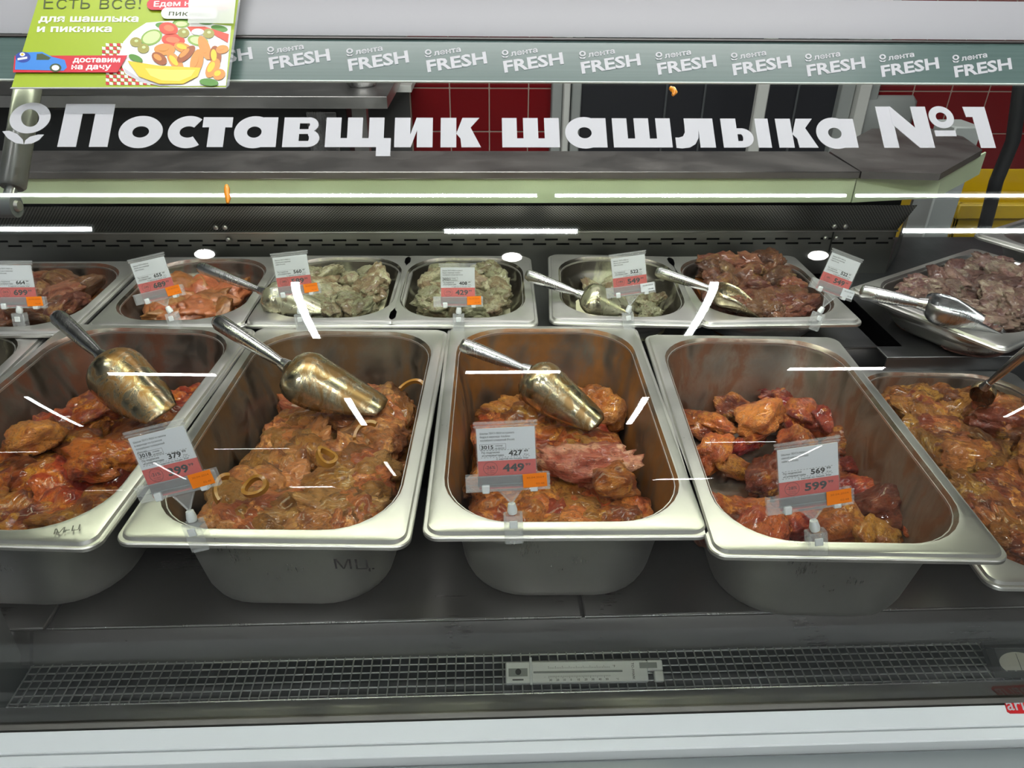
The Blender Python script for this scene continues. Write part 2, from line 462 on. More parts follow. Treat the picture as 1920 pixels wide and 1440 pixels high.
# black drain pipe in front of the tiles at right, grey rail, yellow bin
pp = [atY(1915, 150, 2.0), atY(1900, 262, 2.0), atY(1868, 340, 2.0), atY(1835, 470, 2.0)]
tag(MB().tube([pp[0] + Vector((.0, .0, .3))] + pp + [pp[-1] + Vector((-.08, 0, -.5))], .018, 10).build('black_pipe', BLKPL, smooth=60), 'black slanting pipe before the red tiled wall', 'pipe')
pb = atY(1905, 225, 2.7)
tag(MB().box(-.05, .30, -.03, .03, -.09, .12, bev=.03).build('wall_dispenser', GREYFR, loc=(pb.x + .03, 3.95, atY(1905, 225, 3.95).z), smooth=50), 'grey rounded dispenser fixed on the red tiled wall', 'dispenser')
ya, yb = atY(1785, 372, 2.2), atY(1950, 425, 2.2)
yb_ = empty('yellow_crate', ((ya.x + yb.x) / 2, 2.35, yb.z - .14)); hx = (yb.x - ya.x) / 2 + .12; yb_.location.x += .12
tag(yb_, 'yellow plastic crate standing behind the corner of the meat counter', 'crate')
YEL = plain('yellow_plastic', (.50, .33, .006), .4)
mb = MB(); H = ya.z - yb_.location.z
for (x0, x1, y0, y1, z0, z1) in ((-hx, hx, -.2, -.19, 0, H), (-hx, hx, .19, .2, 0, H), (-hx, -hx + .01, -.2, .2, 0, H), (hx - .01, hx, -.2, .2, 0, H), (-hx, hx, -.2, .2, 0, .01)): mb.box(x0, x1, y0, y1, z0, z1, bev=.002)
mb.build('crate_body', YEL, yb_, smooth=40)
boxo('rim', YEL, (-hx - .012, hx + .012, -.215, -.2, H - .045, H), yb_, .004)
boxo('side_rim', YEL, (-hx - .012, -hx, -.2, .2, H - .045, H), yb_, .004)
pz = yb_.location.z
stand = empty('crate_stand', (yb_.location.x, 2.35, 0)); tag(stand, 'grey stand under the yellow crate behind the counter', 'stand')
boxo('top', GREYFR, (-hx - .02, hx + .02, -.24, .24, pz - .03, pz - .0005), stand)
for sx in (-1, 1):
    for sy in (-1, 1): boxo('leg', GREYFR, (sx * hx - .02, sx * hx + .02, sy * .2 - .02, sy * .2 + .02, 0, pz - .031), stand)

# ================================================================== THE REFRIGERATED COUNTER (one thing, many parts)
case = empty('meat_counter', (0, .9, 0))
tag(case, 'long refrigerated glass-fronted meat counter with steel deck and white bumper', 'counter')
def CP(mb, nm, mat, smooth=40):
    o = mb.build(nm, mat, None, smooth=smooth); o.parent = case; o.location = (0, -.9, 0); return o
ZD = .80                      # deck level
YD0 = .643
# deck plates, front riser
dk = [(-1.3, -.531), (-.527, .117), (.1215, .80), (.8045, 1.8)]
for a, b in dk:
    CP(MB().box(a, b, YD0, 1.17, ZD - .006, ZD, bev=.0015), 'deck_plate', MS_DECK)
    CP(MB().tube([(a, YD0, ZD - .0012), (b, YD0, ZD - .0012)], .0011, 8), 'deck_edge_highlight', MS_POL, 60)  # polished bead added to stand in for the highlight along the edge
pl = MB(); xs = [(-1.3, -.550), (-.546, 1.8)]
for a, b in xs:
    P = [(YD0 + .004, ZD - .0065), (YD0 + .001, ZD - .010), (.625, .762), (.625, .757), (.632, .757)]
    vs = [(x, y, z) for x in (a, b) for y, z in P]; k = len(P)
    CP(MB().add(vs, [(i, i + k, i + k + 1, i + 1) for i in range(k - 1)]), 'front_riser', MS_DECK)
CP(MB().box(-1.3, 1.8, .60, 1.6, .70, .708), 'tub_floor', MS_DARK)
# air grille
ZG = HC - .754; GY0, GY1 = .566, .624
gr = empty('air_grille'); gr.parent = case; gr.location = (0, -.9, 0)
mb = MB()
mb.box(XL + .012, 1.8, GY1 - .002, GY1 + .002, ZG - .004, ZG - .001)
mb.box(XL + .012, 1.8, GY0 - .003, GY0 + .001, ZG - .004, ZG + .0005)
mb.build('grille_frame', MS_DARK, gr, smooth=40)
WIRE = plain('coated_wire', (.42, .43, .42), .35, .8)
for k in range(6):
    y = GY0 + .0045 + k * .0103
    MB().tube([(XL + .012, y, ZG - .0005), (1.6, y, ZG - .0005)], .0010, 6).build('long_wire', WIRE, gr, smooth=60)
cw = MB(); x = XL + .014
while x < 1.25:
    cw.tube([(x, GY0, ZG + .001), (x, GY1 - .004, ZG + .001), (x, GY1 + .0005, ZG - .001), (x, GY1 + .001, ZG - .006)], .00095, 5, cap=False); x += .0113
tag(cw.build('cross_wires', WIRE, gr, smooth=60), kind='stuff')
CP(MB().box(-1.3, 1.8, .44, .64, .700, .704), 'air_duct_floor', MS_DARK)
CP(MB().box(-.58, .93, .535, .570, .712, .728, bev=.003), 'duct_deflector', plain('pale_zinc', (.40, .40, .43), .4, .5))
# lip that holds the glass, white bumper strips, grey base band
lip = MB()
P = [(.567, ZG - .004), (.566, ZG + .0015), (.556, ZG + .0025), (.553, ZG + .001), (.540, ZG - .004), (.540, ZG - .02)]
vs = [(x, y, z) for x in (XL - .02, 1.8) for y, z in P]; k = len(P)
lip.add(vs, [(i, i + 1, i + k + 1, i + k) for i in range(k - 1)])
CP(lip, 'glass_channel', steel('channel_steel', (.13, .125, .115), .42, (1, 60, 60), .05), 60)
CP(MB().tube([(XL - .02, .5655, ZG + .0012), (1.8, .5655, ZG + .0012)], .0012, 8), 'channel_bead', MS_POL, 60)
WB = plain('white_bumper', (.66, .70, .71), .38)
def zfor(py, Y):      # height of the sight line of pixel row py at depth Y (middle of the frame)
    d = ray(960, py); return HC + d.z / d.y * Y
zz = ZG - .006
y1 = .5395
def ydep(py, z): d = ray(960, py); return (z - HC) / d.z * d.y
e1, e2 = ydep(1388, zz), ydep(1414, zz - .002)
CP(MB().box(XL - .6, 1.8, e1 + .001, y1, zz - .03, zz, bev=.0012), 'white_bumper_strip', WB)
CP(MB().box(XL - .6, 1.8, e2, e1 - .0005, zz - .03, zz - .001, bev=.0012), 'white_bumper_strip', WB)
CP(MB().box(XL - .6, 1.8, e2 - .045, e2 - .001, zz - .05, zz - .012, bev=.004), 'grey_band', plain('grey_band_plastic', (.16, .18, .185), .3))
CP(MB().box(XL - .6, 1.8, e2 - .10, e2 - .046, .10, zz - .012, bev=.006), 'front_panel', WB)
CP(MB().box(XL - .6, 1.8, e2 - .04, 1.70, .10, .69, bev=.004), 'lower_cabinet', plain('grey_panel', (.12, .12, .125), .5))
CP(MB().box(XL - .55, 1.75, e2 + .02, 1.65, 0, .10), 'plinth', BLKPL)
# red maker's badge on the bumper
bd = MB()
b0, b1, b2, b3 = at(1881, 1313, zz), at(1975, 1309, zz), at(1975, 1337, zz), at(1893, 1338, zz)
def bmp(px, py, off): q = at(px, py, zz); return (q.x, q.y, zz + .0002 + off)
bd.prism([(1884, 1312), (1990, 1309), (1990, 1338), (1894, 1338.5), (1888, 1335), (1882, 1316)][::-1], bmp, .0012)
o = CP(bd, 'makers_badge', plain('badge_red', (.50, .015, .02), .3), 30)
lt = MB(); put(lt, 'ariada', 1889, 1333, 23, bmp, bold=.012, off=.0014, yd=-1, shear=-.35)
lo = lt.build('badge_lettering', VINYL, o)
# riser that carries the back row
ZR = .893
CP(MB().box(-1.3, .757, 1.168, 1.52, ZR - .004, ZR, bev=.001), 'rear_shelf', MS_DARK)
CP(MB().box(-1.3, .755, 1.1685, 1.172, ZD, ZR - .0045), 'rear_shelf_front', MS_DARK)
s2 = at(1664, 670, ZR)
CP(MB().box(s2.x, 1.9, s2.y, 1.75, ZR - .004, ZR, bev=.001), 'corner_shelf', MS_DARK)
CP(MB().box(s2.x + .001, 1.9, s2.y + .001, s2.y + .004, ZD, ZR - .0045), 'corner_shelf_front', MS_DARK)
CP(MB().box(.80, 1.9, YD0 + .2, 1.17, .70, ZD - .007), 'corner_tub', MS_DARK)

# back panel with slots
YB = 1.515
zb0, zb1 = ZR, zfor(434, YB)
xbr = atY(1680, 440, YB).x
slotz = (zfor(449.5, YB), zfor(458, YB))
bp = MB()
SLW, SLP, SLH = .028, .0495, .0022
# the panel is cut around the two rows of slots
rows = [(slotz[1], 0), (slotz[0], SLP / 2)]
edges = sorted([zb0] + [s - SLH for s, _ in rows] + [s + SLH for s, _ in rows] + [zb1])
bp.box(-1.3, xbr, YB, YB + .002, edges[0], edges[1]); bp.box(-1.3, xbr, YB, YB + .002, edges[2], edges[3]); bp.box(-1.3, xbr, YB, YB + .002, edges[4], edges[5])
for z, off in rows:
    x = -1.3 + off
    while x < xbr:
        xe_ = min(x + SLP - SLW, xbr); bp.box(x, xe_, YB, YB + .002, z - SLH, z + SLH); x += SLP
CP(bp, 'slotted_back_panel', MS_BACK)
CP(MB().box(-1.3, xbr, YB + .008, YB + .012, zb0, zb1), 'back_liner', BLKPL)
# perforated plenum, leaning forward under the worktop
def yz(py, Y): return zfor(py, Y)
zp0, zp1 = zfor(433, YB - .001), zfor(386, 1.475)
m, t, p = newmat('perforated_steel')
mp_ = obco(t)
hx_ = t.nodes.new('ShaderNodeTexVoronoi'); hx_.inputs['Scale'].default_value = 230; hx_.inputs['Randomness'].default_value = 0.0
rt = nd(t, 'ShaderNodeMapping', {'Vector': mp_, 'Rotation': (0, radians(45), 0), 'Scale': (1, 0, 1)})
t.links.new(rt.outputs[0], hx_.inputs['Vector'])
hole = nd(t, 'ShaderNodeMapRange', {0: hx_.outputs['Distance'], 1: .30, 2: .36}).outputs[0]
t.links.new(mixc(t, hole, (.02, .02, .018), (.22, .215, .19)), p.inputs['Base Color'])
setp(p, Metallic=.85, Roughness=.4); PERF = m
xp_ = atY(1700, 410, 1.5).x
pf = MB(); pf.add([(-1.3, YB, zp0), (xbr, YB, zp0), (xp_, 1.475, zp1), (-1.3, 1.475, zp1)], [(0, 1, 2, 3)])
CP(pf, 'perforated_plenum', PERF)
CP(MB().box(-1.3, xbr, YB - .006, YB + .001, zp0 - .003, zp0 + .0005, bev=.0008), 'plenum_lip', MS)
# worktop and fascia, with the cut-cornered end
zt = zfor(322, 1.45); zt2 = zfor(335.5, 1.45)
yb2 = (lambda d: (zt - HC) / d.z * d.y)(ray(960, 283))
xj = at(1617, 323, zt).x
CP(MB().box(-1.6, xj - .001, 1.45, yb2, zt2, zt, bev=.0015), 'worktop', MS_TOP)
top = [(xj + .001, 1.45)] + [tuple(at(px, py, zt)[:2]) for px, py in ((1764, 325), (1842, 281), (1806, 256), (1745, 241), (1635, 241), (1556, 284))]
top[-1] = (at(1556, 284, zt).x, yb2)
k = len(top)
wt = MB().add([(x, y, zt) for x, y in top] + [(x, y, zt2) for x, y in top], [tuple(range(k)), tuple(range(2 * k - 1, k - 1, -1))] + [(i, i + k, (i + 1) % k + k, (i + 1) % k) for i in range(k)])
CP(wt, 'corner_worktop', MS_TOP, 20)
zf0 = zfor(381, 1.462)
qa, qb = atY(1743, 400, 1.95), atY(1792, 400, 1.95)
CP(MB().box(qa.x, qb.x, 1.95, 2.05, .3, zt2 - .002, bev=.004), 'corner_pillar', GREYFR); zf1 = zt2 - .002
CP(MB().box(-1.6, xj, 1.462, 1.468, zf0, zf1, bev=.001), 'fascia', MS_FASCIA)
fa = [(xj + .0015, 1.462), tuple(at(1768, 326, zt2)[:2]), tuple(at(1850, 284, zt2)[:2])]
fa[1] = (fa[1][0] + .004, fa[1][1] + .006)
fb = MB()
for i in range(2):
    (x0, y0), (x1, y1) = fa[i], fa[i + 1]
    fb.add([(x0, y0, zf0), (x1, y1, zf0), (x1, y1, zf1), (x0, y0, zf1), (x0, y0 + .006, zf0), (x1, y1 + .006, zf0), (x1, y1 + .006, zf1), (x0, y0 + .006, zf1)], [(0, 1, 2, 3), (7, 6, 5, 4), (0, 4, 5, 1), (3, 2, 6, 7)])
CP(fb, 'corner_fascia', MS_FASCIA, 20)
CP(MB().box(-1.6, xj, 1.469, yb2, zf0 + .002, zf1 - .001), 'worktop_core', GREYPL)
CP(MB().box(-1.6, xbr, YB + .014, yb2 - .01, .70, zf0 + .001), 'rear_body', GREYPL)
# angled side wall at the right end of the back panel
sa, sb = (xbr, YB), tuple(at(1785, 330, zf0)[:2]); sb = (sa[0] + .10, sa[1] - .02 + .16)
sw = MB().add([(sa[0], sa[1], ZR), (sb[0], sb[1], ZR), (sb[0], sb[1], zf0), (sa[0] - .0, sa[1] - .03, zf0)], [(0, 1, 2, 3)])
CP(sw, 'angled_end_wall', MS_BACK)
# hexagon bolts at the plate joints
bolt_me = None
for px, py in ((410, 421), (427, 421), (428, 449), (1558, 419), (1578, 419), (1548, 446), (1568, 446)):
    q = atY(px, py, YB - .004)
    if bolt_me is None:
        mb = MB().tube([(0, 0, 0), (0, -.003, 0), (0, -.005, 0)], [.0055, .005, .0025], 10)
        b_ = mb.build('bolt', MS, None, smooth=40); bolt_me = b_.data
    else: b_ = link('bolt', bolt_me)
    b_.parent = case; b_.location = (q.x, q.y - .9 + (-.018 if py < 430 else 0), q.z)
js = atY(1562, 440, YB - .002)
CP(MB().box(js.x - .001, js.x + .001, YB - .003, YB - .0005, zb0 + .05, zb1), 'panel_joint', BLKPL)

# left end panel and gas strut behind the glass
ep = [(.545, .728), (.630, .728), (.632, .86), (.632, .98), (.64, 1.06), (.70, 1.14)] + [(.93, HC - .14), (.955, HC - .10)]
ep += [slp(.06), slp(.20), slp(.3)] + [(y + .003, z) for y, z in GP[160:3:-20]] + [(.548, HC - .70)]
k = len(ep)
em = MB().add([(XL, y, z) for y, z in ep] + [(XL - .018, y, z) for y, z in ep], [tuple(range(k)), tuple(range(2 * k - 1, k - 1, -1))] + [(i, i + k, (i + 1) % k + k, (i + 1) % k) for i in range(k)])
CP(em, 'end_panel', GREYPL, 30)
st = empty('gas_strut'); st.parent = case; st.location = (0, -.9, 0)
s0, s1, s2_ = atD(60, 120, .93), atD(22, 352, .90), atD(12, 386, .895)
MB().tube([s0 + (s0 - s1) * .3, s1 - (s1 - s0) * .02, s1], [.0150, .0150, .0125], 20).build('strut_barrel', plain('strut_grey', (.17, .17, .17), .3, .4), st, smooth=40)
MB().tube([s1, s2_], .007, 12).build('strut_rod', MS_POL, st, smooth=40)
MB().tube([s2_ - Vector((.016, 0, 0)), s2_ + Vector((.012, 0, 0))], [.014, .014], 16).build('pivot_block', GREYPL, st, smooth=40)
MB().tube([s2_ + Vector((.012, 0, 0)), s2_ + Vector((.016, 0, 0))], [.007, .006], 12).build('pivot_bolt', MS, st, smooth=40)

# ------------------------------------------------------------------ case lamp under the top rail
lamp = empty('case_lamp', (0.15, .975, HC - .118)); tag(lamp, 'slim strip lamp under the top rail of the counter, hidden behind the printed band', 'lamp')
boxo('lamp_housing', GREYPL, (-.95, 1.1, -.010, .012, .001, .013), lamp)
boxo('lamp_tube', emis('case_lamp_light', (.93, 1.0, .70), 36.0), (-.90, .62, -.006, .006, -.012, .0005), lamp)

# ------------------------------------------------------------------ top rail
rail = MB()
P = [(.951, HC - .0925), (.955, HC - .0870), (.9995, HC - .0560), (1.004, HC - .0545), (1.012, HC - .060), (1.012, HC - .088), (1.00, HC - .094)]
k = len(P); vs = [(x, y, z) for x in (-1.1, 1.5) for y, z in P]
rail.add(vs, [(i, (i + 1) % k, (i + 1) % k + k, i + k) for i in range(k)] + [tuple(range(k - 1, -1, -1)), tuple(range(k, 2 * k))])
CP(rail, 'top_rail', plain('white_rail', (.27, .268, .285), .5), 25)

# ================================================================== GASTRONORM PANS
def rr(hw, hd, r, n=8):
    out = []
    for cx, cy, a0 in ((hw - r, hd - r, 0), (-hw + r, hd - r, pi / 2), (-hw + r, -hd + r, pi), (hw - r, -hd + r, 1.5 * pi)):
        for k in range(n + 1):
            a = a0 + pi / 2 * k / n; out.append((cx + r * cos(a), cy + r * sin(a)))
    return out
def pan_mesh(w, d, D, ro=.082):
    R = [(.060, .066, -D), (.051, .072, -D + .003), (.044, .077, -D + .010), (.040, .080, -D + .022), (.0285, .081, -.034), (.0250, .082, -.026), (.0238, .082, -.004),
         (.003, .016, -.0050), (.0018, .017, -.0095), (.0, .018, -.0100), (.0, .018, -.0060), (.0012, .017, -.0046), (.0046, .016, -.0046), (.0062, .016, -.0010), (.0085, .018, 0), (.0135, .058, 0), (.0168, .073, .0012), (.0195, ro, .0010)]
    I = [(.0225, ro, -.003), (.0250, ro, -.010), (.0262, ro, -.024), (.0300, ro, -.031), (.0412, .079, -D + .023), (.0452, .076, -D + .0115), (.052, .071, -D + .0045), (.061, .065, -D + .0015)]
    mb = MB(); n = 36; vs = []; fs = []; ms = []
    allr = R + I
    for ins, r, z in allr:
        r = min(r, w / 2 - ins - .001, d / 2 - ins - .001)
        vs += [(x, y, z) for x, y in rr(w / 2 - ins, d / 2 - ins, r)]
    for i in range(len(allr) - 1):
        for j in range(n):
            a, b = i * n + j, i * n + (j + 1) % n
            fs.append((a, b, b + n, a + n)); ms.append(1 if i >= len(R) - 1 else 0)
    fs.append(tuple(range(n - 1, -1, -1))); ms.append(0)
    L = (len(allr) - 1) * n; fs.append(tuple(range(L, L + n))); ms.append(1)
    mb.v = vs; mb.f = fs; mb.m = ms; return mb
PANS = {}
def place_pan(key, edge, pa, pb, z, w, d, D, inner, label, group='steel gastronorm pans of marinated meat', outer=None, yaw=None, tiltx=0):
    """edge 'front': pa, pb are the pixels of the front rim corners; 'right': rear right and front right; 'left': rear left, front left"""
    A, B = at(*pa, z), at(*pb, z)
    if edge == 'front':
        a = atan2(B.y - A.y, B.x - A.x) if yaw is None else yaw; mid = (A + B) / 2
        c = mid + Vector((-sin(a), cos(a), 0)) * d / 2
    elif edge == 'right':
        a = atan2(A.y - B.y, A.x - B.x) - pi / 2 if yaw is None else yaw; c = (A + B) / 2 - Vector((cos(a), sin(a), 0)) * w / 2
    else:
        a = atan2(A.y - B.y, A.x - B.x) - pi / 2 if yaw is None else yaw; c = (A + B) / 2 + Vector((cos(a), sin(a), 0)) * w / 2
    o = pan_mesh(w, d, D).build('steel_pan', [outer or MS_PAN, inner], smooth=35)
    o.location = (c.x, c.y, z); o.rotation_euler = (tiltx, 0, a)
    tag(o, label, 'pan', group); PANS[key] = (o, w, d, D); return o
def stain(n, col, amt): return steel(n, (.20, .18, .155), .33, (60, 60, 1), .05, film=col, film_amt=amt)
I1 = stain('stained_red', (.12, .028, .006), .52); I2 = stain('stained_tan', (.12, .055, .014), .60); I3 = stain('stained_orange', (.24, .085, .008), .70)
I4 = steel('stained_light', (.36, .31, .26), .36, (60, 60, 1), .05, film=(.15, .045, .012), film_amt=.5); IW = stain('stained_cream', (.45, .45, .28), .25)
FZ = .95
place_pan('p3', 'front', (787, 1003), (1342, 1000), FZ, .325, .53, .15, I3, 'deep pan at the front, third from the left, holding orange pieces behind the 449 tag')
place_pan('p2', 'front', (208, 1013), (765, 1020), FZ, .325, .53, .15, I2, 'deep front pan with handwriting on its side, second from the left')
place_pan('p4', 'front', (1335, 1037), (1905, 1047), FZ, .325, .53, .15, I4, 'deep front pan only partly filled with red pork chunks, behind the 599 tag')
place_pan('p1', 'right', (484, 609), (172, 1030), FZ + .0075, .325, .53, .15, I1, 'deep front pan of dark red marinated pork at the left end of the row')
place_pan('p0', 'right', (108, 607), (-330, 1030), FZ - .004, .325, .53, .15, IW, 'almost empty pan with a dark film cut off by the left edge of the photo')
place_pan('p5', 'left', (1600, 690), (1795, 1090), .865, .325, .53, .065, I4, 'shallow pan of brown spiced meat at the right end of the front row', yaw=radians(-3))
RZ = ZR + .0655
place_pan('r3', 'front', (735, 606), (992, 606), RZ, .265, .325, .065, IW, 'small rear pan of meat in creamy marinade behind the 429 tag')
place_pan('r2', 'front', (468, 606), (732, 606), RZ, .265, .325, .065, IW, 'small rear pan of meat in creamy marinade with a scoop, behind the 589 tag')
place_pan('r1', 'front', (150, 612), (462, 609), RZ, .265, .325, .065, I1, 'small rear pan of smooth orange fillets behind the 689 tag', yaw=0)
place_pan('r0', 'right', (268, 494), (144, 612), RZ, .325, .325, .065, I1, 'rear pan of brown spiced steaks behind the 699 tag at the left')
place_pan('r4', 'front', (1030, 600), (1322, 607), RZ, .265, .325, .065, IW, 'nearly empty rear pan smeared with cream and holding an upturned scoop')
place_pan('r5', 'front', (1330, 607), (1612, 603), RZ, .285, .325, .065, I1, 'rear pan heaped with brown red meat at the right end of the back row')
place_pan('t1', 'front', (1588, 538), (1885, 655), RZ, .298, .43, .065, MS, 'large steel tray of plain grey pink meat set askew on the corner shelf')
o1 = PANS['t1'][0]; a1 = o1.rotation_euler.z
place_pan('t2', 'front', (1790, 437), (2080, 500), ZR + .0905, .325, .30, .09, MS, 'far corner tray of dark meat behind the askew steel tray')
o2 = PANS['t2'][0]; o2.rotation_euler.z = a1; o2.location = Vector((o1.location.x, o1.location.y, o2.location.z)) + Vector((-sin(a1), cos(a1), 0)) * (.215 + .15 + .006)
# handwriting on two pans
def mark(key, s, px, py, h, width):
    o = PANS[key][0]; inv = (Matrix.Translation(o.location) @ Matrix.Rotation(o.rotation_euler.z, 4, 'Z')).inverted()
    w, d, D = PANS[key][1:]
    ins = .0345; y = -(d / 2 - ins)
    mb = MB()
    def mp(x, yy, off):
        zl = yy; i = .0285 + (.040 - .0285) * (-zl - .034) / (D - .022 - .034)
        return (x, -(d / 2 - i) - off, zl)
    put(mb, s, px, py, h, mp, width=width, off=.0004)
    mb.build('handwriting', plain('marker_ink', (.03, .025, .025), .6), o)
mark('p2', 'МЦ.', .068, -.070, .017, .046)
o = PANS['p1'][0]; mb = MB(); put(mb, 'М-Ц', .112, -.252, .009, lambda x, y, off: (x, y, .0022 + off), width=.026, rot=.35)
mb.build('handwriting', plain('pencil_grey', (.14, .14, .12), .6), o)

# ================================================================== MEAT
def chunk_mesh(seed, stretch=(1, .8, .55), cuts=6, folds=.18, sub=4):
    import bmesh
    bm = bmesh.new(); bmesh.ops.create_icosphere(bm, subdivisions=sub, radius=1)
    rnd = random.Random(seed); off = Vector((rnd.uniform(0, 50), rnd.uniform(0, 50), rnd.uniform(0, 50)))
    pl = []
    for _ in range(cuts):
        n = Vector((rnd.gauss(0, 1), rnd.gauss(0, 1), rnd.gauss(0, 1))).normalized(); pl.append((n, rnd.uniform(.55, .85)))
    bend = rnd.uniform(-.35, .35)
    for v in bm.verts:
        d = v.co.normalized(); r = 1.0
        for n, h in pl:
            k = d.dot(n)
            if k > .05:
                q = h / k
                if q < r + .25: r = min(r, q) if q < r - .12 else r - max(0, (r - q + .12)) ** 2 / .48 * 1.0
        p = d * r
        w1 = noise.noise(p * 1.3 + off); w2 = noise.noise(p * 2.7 + off * 1.7); w3 = 1 - abs(noise.noise(p * 3.6 + off * .3)) * 2
        w4 = 1 - abs(noise.noise(Vector((p.x * 2, p.y * 8, p.z * 8)) + off)) * 2
        p = p * (1 + .34 * w1 + .17 * w2 + folds * .6 * (w3 - .5) + .06 * w4)
        p = Vector((p.x * stretch[0], p.y * stretch[1], p.z * stretch[2]))
        p.z += bend * (p.x * p.x - .3) * .6
        v.co = p
    me = bpy.data.meshes.new('meat'); bm.to_mesh(me); bm.free(); me.shade_smooth()
    return me
SHAPES = {'chunk': dict(stretch=(1, .82, .60), cuts=7, folds=.26), 'fillet': dict(stretch=(1.15, .72, .42), cuts=3, folds=.12),
          'piece': dict(stretch=(1.05, .70, .50), cuts=5, folds=.34), 'scrap': dict(stretch=(1.1, .6, .45), cuts=5, folds=.5)}
LIB = {}
def shapes(kind, mat):
    k = (kind, mat.name)
    if k not in LIB:
        base = LIB.get(kind)
        if base is None:
            base = []
            for i in range(7):
                me = chunk_mesh(hash(kind) % 1 + i * 13 + {'chunk': 1, 'fillet': 200, 'piece': 400, 'scrap': 600}[kind], **SHAPES[kind])
                co = np.array([v.co[:] for v in me.vertices])[::9]
                base.append((me, co))
            LIB[kind] = base
        L = []
        for me, co in base:
            m2 = me.copy(); m2.materials.clear(); m2.materials.append(mat); m2.name = kind; L.append((m2, co))
        LIB[k] = L
    return LIB[k]
COUNT = 0
def fill(key, name, cat, mat, kind, size, target, label, group, where='', bed=None, bedmat=None, seed=1, maxn=70, ins=.042, sink=.38, zones=True, gate=None, low=.040, margin=0.0, over=.016):
    """greedy heap: a piece is laid wherever the heap is lowest against the wanted height"""
    global COUNT
    pan, w, d, D = PANS[key]; rnd = random.Random(seed)
    cell = .006; nx, ny = int(w / cell) + 1, int(d / cell) + 1
    X = (np.arange(nx) + .5) * cell - w / 2; Y = (np.arange(ny) + .5) * cell - d / 2
    XX, YY = np.meshgrid(X, Y, indexing='ij')
    hw, hd = w / 2 - ins, d / 2 - ins; r = .064
    qx = np.maximum(np.abs(XX) - (hw - r), 0); qy = np.maximum(np.abs(YY) - (hd - r), 0)
    inside = np.sqrt(qx ** 2 + qy ** 2) < r + margin
    T = np.vectorize(target)(XX / hw, YY / hd)
    Hm = np.maximum(T - low, .0)
    if bed: Hm = np.maximum(Hm, 0)
    T = np.where(inside, T, -1)
    L = shapes(kind, mat); objs = []
    defi = T - Hm
    tries = 0
    while len(objs) < maxn and tries < maxn * 6:
        tries += 1
        score = defi + RNGx(key).random(defi.shape) * .012
        score = np.where(inside & (T > .004), score, -9)
        i, j = np.unravel_index(np.argmax(score), score.shape)
        if defi[i, j] < .006: break
        cx, cy = XX[i, j], YY[i, j]
        s = size * rnd.uniform(.68, 1.28)
        me, co = L[rnd.randrange(len(L))]
        rot = Matrix.Rotation(rnd.uniform(0, 2 * pi), 3, 'Z') @ Matrix.Rotation(rnd.gauss(0, .35), 3, 'X') @ Matrix.Rotation(rnd.gauss(0, .28), 3, 'Y')
        R = np.array(rot); P = co @ R.T * s
        # pull the centre in so that the piece stays within the walls
        ex, ey = np.abs(P[:, 0]).max(), np.abs(P[:, 1]).max()
        lx, ly = max(0, w / 2 - ins - .002 - ex * .94), max(0, d / 2 - ins - .002 - ey * .94)
        cx = min(max(cx + rnd.uniform(-.008, .008), -lx), lx); cy = min(max(cy + rnd.uniform(-.008, .008), -ly), ly)
        for it in range(5):
            ii = np.clip(((P[:, 0] + cx + w / 2) / cell).astype(int), 0, nx - 1); jj = np.clip(((P[:, 1] + cy + d / 2) / cell).astype(int), 0, ny - 1)
            lowm = P[:, 2] < 0
            z = np.quantile((Hm[ii, jj] - P[:, 2])[lowm], 1 - sink)
            zt_ = T[ii, jj][P[:, 2] > 0]; zt_ = zt_[zt_ >= 0]
            if len(zt_): z = min(z, float(np.mean(zt_)) + over - P[:, 2].max())
            z = max(z, -P[:, 2].min() + .0025)
            zz_ = P[:, 2] + z                                    # keep the piece inside the tapering wall
            inset = .0400 + .0115 * (1 - np.clip(zz_ / D, 0, 1)) + .014 * np.clip(1 - zz_ / .02, 0, 1); rc = .074
            vx, vy = P[:, 0] + cx, P[:, 1] + cy
            ax_ = np.abs(vx) - (w / 2 - inset - rc); ay_ = np.abs(vy) - (d / 2 - inset - rc)
            both = (ax_ > 0) & (ay_ > 0)
            dist = np.where(both, np.hypot(np.maximum(ax_, 0), np.maximum(ay_, 0)), np.maximum(ax_, ay_)) - rc
            q_ = int(np.argmax(dist))
            if dist[q_] < .0005: break
            dx_, dy_ = (max(ax_[q_], 0), max(ay_[q_], 0)) if both[q_] else ((1, 0) if ax_[q_] > ay_[q_] else (0, 1))
            L2 = sqrt(dx_ * dx_ + dy_ * dy_); cx -= np.sign(vx[q_]) * dx_ / L2 * (dist[q_] + .001); cy -= np.sign(vy[q_]) * dy_ / L2 * (dist[q_] + .001)
        o = bpy.data.objects.new(name, me); C.objects.link(o); o.scale = (s, s, s * rnd.uniform(.85, 1.1))
        wm = Matrix.Translation(pan.location) @ Matrix.Rotation(pan.rotation_euler.z, 4, 'Z')
        o.location = wm @ Vector((cx, cy, z - D)); o.rotation_euler = (Matrix.Rotation(pan.rotation_euler.z, 3, 'Z') @ rot).to_euler()
        up = P[:, 2] > 0
        np.maximum.at(Hm, (ii[up], jj[up]), (P[:, 2] + z)[up])
        for dx in (-1, 0, 1):
            for dy in (-1, 0, 1):
                a_, b_ = np.clip(ii[up] + dx, 0, nx - 1), np.clip(jj[up] + dy, 0, ny - 1)
                np.maximum.at(Hm, (a_, b_), (P[:, 2] + z)[up] - .004)
        defi = T - Hm
        u, v_ = cx / hw, cy / hd
        zl = ('rear edge' if v_ > .6 else 'rear' if v_ > .15 else 'middle' if v_ > -.3 else 'front' if v_ > -.65 else 'front edge')
        zx = ' left' if u < -.34 else ' right' if u > .34 else ' centre'
        sz = 'large ' if s > size * 1.07 else 'small ' if s < size * .93 else ''
        lb = sz + label + ', ' + zl + zx if zones else label
